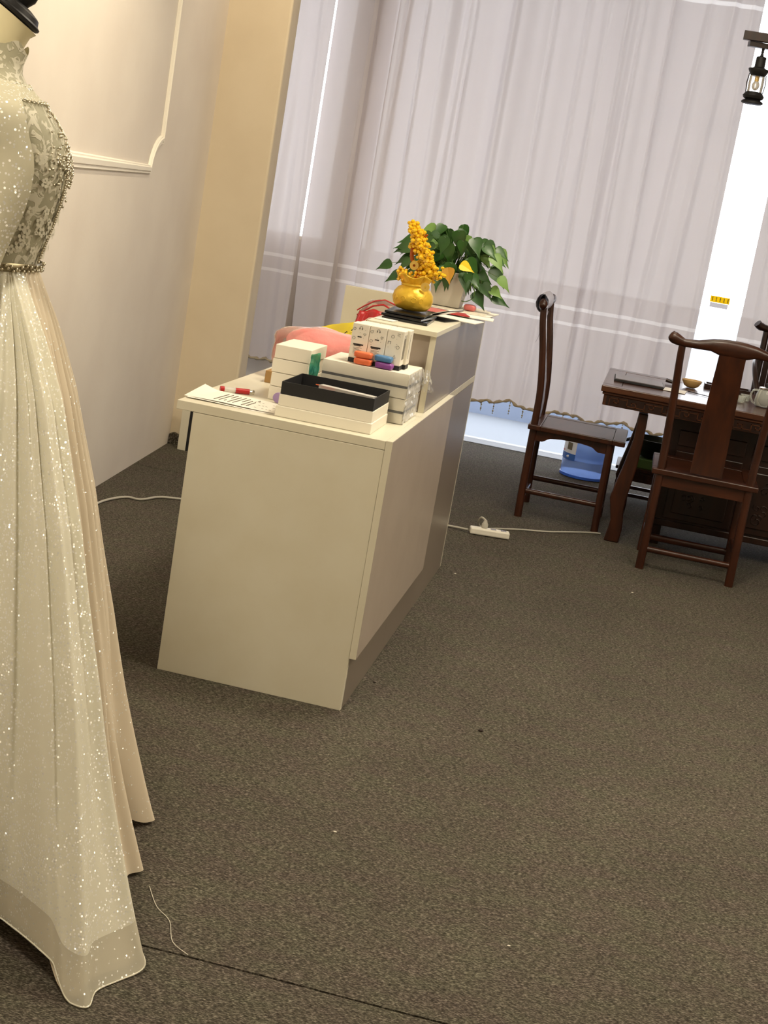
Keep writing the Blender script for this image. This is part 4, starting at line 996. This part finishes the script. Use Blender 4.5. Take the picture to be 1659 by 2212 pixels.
for k in range(58):
    z = random.uniform(1.185, 1.36); th = R(random.uniform(-80, 5)); rr = random.uniform(.004, .0085); p0 = tor(z, th, .003)
    nrm = (tor(z, th, .02)-p0).normalized(); u_ = nrm.cross(Vector((0, 0, 1))).normalized(); v_ = u_.cross(nrm); ph = random.random()
    for q in range(5):
        a = 2*PI*q/5+ph; c_ = p0+u_*rr*.75*math.cos(a)+v_*rr*.75*math.sin(a)
        ring = [c_+u_*rr*.45*math.cos(w_*PI/4)+v_*rr*.45*math.sin(w_*PI/4)+nrm*.0012 for w_ in range(8)]
        lc.add(ring, [tuple(range(8))])
lc.build('lace_flowers', 'lacef', gw)['kind'] = 'stuff'
# skirt: hem line on the floor in plan, folds die out towards the waist
hem = [(-.10, -.72, .02), (.10, -.76, .02), (.22, -.81, .02), (.30, -.90, .005), (.315, -.95, .004), (.245, -1.02, .05), (.30, -1.10, .03), (.372, -1.15, .004), (.375, -1.20, .004), (.285, -1.265, .03),
       (.34, -1.36, .07), (.462, -1.46, .05), (.480, -1.50, .006), (.45, -1.60, .003), (.422, -1.645, .003), (.36, -1.60, .045), (.27, -1.545, .05), (.19, -1.50, .055), (.12, -1.53, .10), (.02, -1.68, .10), (-.15, -1.72, .03), (-.35, -1.68, .01), (-.50, -1.55, .03), (-.58, -1.38, .01), (-.60, -1.15, .03), (-.52, -.95, .01), (-.40, -.82, .03), (-.25, -.72, .01)]
HN = 12; HC = cr(hem, HN, True); NH = len(HC)
cx_, cy_ = -.08, -1.24
SM = []
for i in range(NH):          # smooth outline without lobes
    acc = Vector((0, 0, 0))
    for d in range(-30, 31): acc += HC[(i+d) % NH]
    SM.append(acc/61)
prf = [(0, 0), (.03, .05), (.08, .135), (.19, .295), (.37, .49), (.6, .69), (.75, .80), (.85, .88), (1, 1)]
def skirt(i, t, grow=0.0):
    i = i % NH; i0 = int(i) % NH; fr_ = i-int(i); h = HC[i0].lerp(HC[(i0+1) % NH], fr_); s = SM[i0].lerp(SM[(i0+1) % NH], fr_); th = math.atan2(h.y-cy_, h.x-cx_)-fA
    wst = tor(1.163, math.atan2(math.sin(th)/.118, math.cos(th)/.100))
    k = t**3.2; tgt = s.lerp(h, k); sm = Vector((tgt.x, tgt.y, 0)); zb_ = s.z*(1-k)+h.z*k
    p = interp(prf, t); ph = i*2*PI/NH
    rip = (.012*t**.5*math.sin(ph*17+1.2*math.sin(3*t))+.007*math.sin(ph*31+2*t)*(1-t*.6))*min(1, t*9)
    rad = Vector((h.x-cx_, h.y-cy_, 0)).normalized()
    xy = Vector((wst.x, wst.y, 0)).lerp(sm, p)+rad*(rip+grow*min(1, t*6))
    return Vector((xy.x, xy.y, 1.160+(max(zb_, .003)-1.160)*t))
TS = [0, .01, .025, .045]+[.07+.93*k/44 for k in range(45)]
i6 = 9*HN
mb = MB(); mb.loft([[skirt(i, t, -.006) for i in range(NH)] for t in TS if t < .99]+[[skirt(i, .995, -.006) for i in range(NH)]], cap=False)
mb.build('underskirt', 'under', gw, smooth=80, label='champagne tinted inner skirt')
idx = list(range(i6-2, NH+HN*2))
def osk(i, t):
    e = min(1, (i-(i6-2))/8); a0, a1 = idx[0], idx[-1]; sh = 33*(1-t**1.3)
    return skirt(a1-(a1-i)*(a1-a0-sh)/(a1-a0), t, .004+.012*e)
T1 = [t for t in TS if t <= .95]; T2 = [t for t in TS if t >= T1[-1]-1e-6]
mb = MB(); mb.loft([[osk(i, t) for i in idx] for t in T1], closed=False, cap=False); mb.build('overskirt', 'over', gw, smooth=80)
mb = MB(); mb.loft([[osk(i, t) for i in idx] for t in T2], closed=False, cap=False); mb.build('sheer_hem', 'hem', gw, smooth=80)
mb = MB(); mb.tube([osk(i, 1.0) for i in idx], .0016, 6); mb.build('hem_edge', 'over', gw, smooth=60)
# cape over the shoulder and side
def cape(u, v):
    z = 1.478-.70*v; th0 = interp([(0, -58), (.05, -66), (.12, -70), (.3, -72), (.45, -78), (1, -86)], v); th = R(th0-(150)*u)
    zz = max(z, 1.163); p = tor(zz, th, .016+.02*min(1, v*4)+.006*math.sin(u*22)*min(1, v*5))
    if z < 1.163: p = p+(p-(A0+Vector((0, 0, p.z)))).normalized()*(1.163-z)*.42
    p.z = z; return p
MB().grid(cape, 60, 50).build('cape', 'cape', gw, smooth=80)
MB().loft([[tor(z, 2*PI*j/48, .006) for j in range(48)] for z in (1.455, 1.460, 1.465, 1.47, 1.482)], cap=False).build('shoulder_yoke', 'cape', gw, smooth=80)
# lace collar round the neck
MB().loft([[A0+f_*(c_+a_*math.cos(2*PI*j/40))+s2*(b_*math.sin(2*PI*j/40))+Vector((0, 0, z+.008*math.sin(j*PI/4)*(z > 1.53)-.012*math.cos(2*PI*j/40)*(z > 1.5))) for j in range(40)] for z, c_, a_, b_ in ((1.480, -.016, .062, .09), (1.50, -.018, .052, .060), (1.525, -.016, .050, .053), (1.553, -.010, .051, .053))], cap=False).build('lace_collar', 'lace', gw, smooth=80)

# ------------------------------------------------------------------ specks on the carpet
random.seed(8)
def speck(x, y, r_, m_, label):
    tag(MB().ball((x, y, r_*.5), r_, 7, 5, (1.3, .9, .5)).build('carpet_crumb', m_, loc=(x, y, 0)), label, 'crumb')
speck(.914, .088, .006, 'crumb', 'dark brown crumb on the open carpet right of the desk')
speck(.530+.04, .29, .004, 'crumb', 'tiny dark crumb at the foot of the desk front')
speck(.690, -.757, .0035, 'fluff', 'white fluff speck on the carpet in front of the desk')
speck(1.122, -1.078, .003, 'fluff', 'small pale fluff speck low on the carpet near the seam')
speck(1.278, 2.02, .004, 'fluff', 'pale fluff speck on the carpet before the tea table')
speck(.60, 1.73, .004, 'fluff', 'white fluff speck beside the far end of the desk')
tag(MB().tube(cr([(.41, -1.2, .002), (.45, -1.27, .0025), (.49, -1.31, .002), (.52, -1.38, .0025), (.56, -1.41, .002)], 5), .0007, 4).build('loose_thread', 'fluff', loc=(.48, -1.3, 0)), 'loose white thread on the carpet beside the gown hem', 'thread')
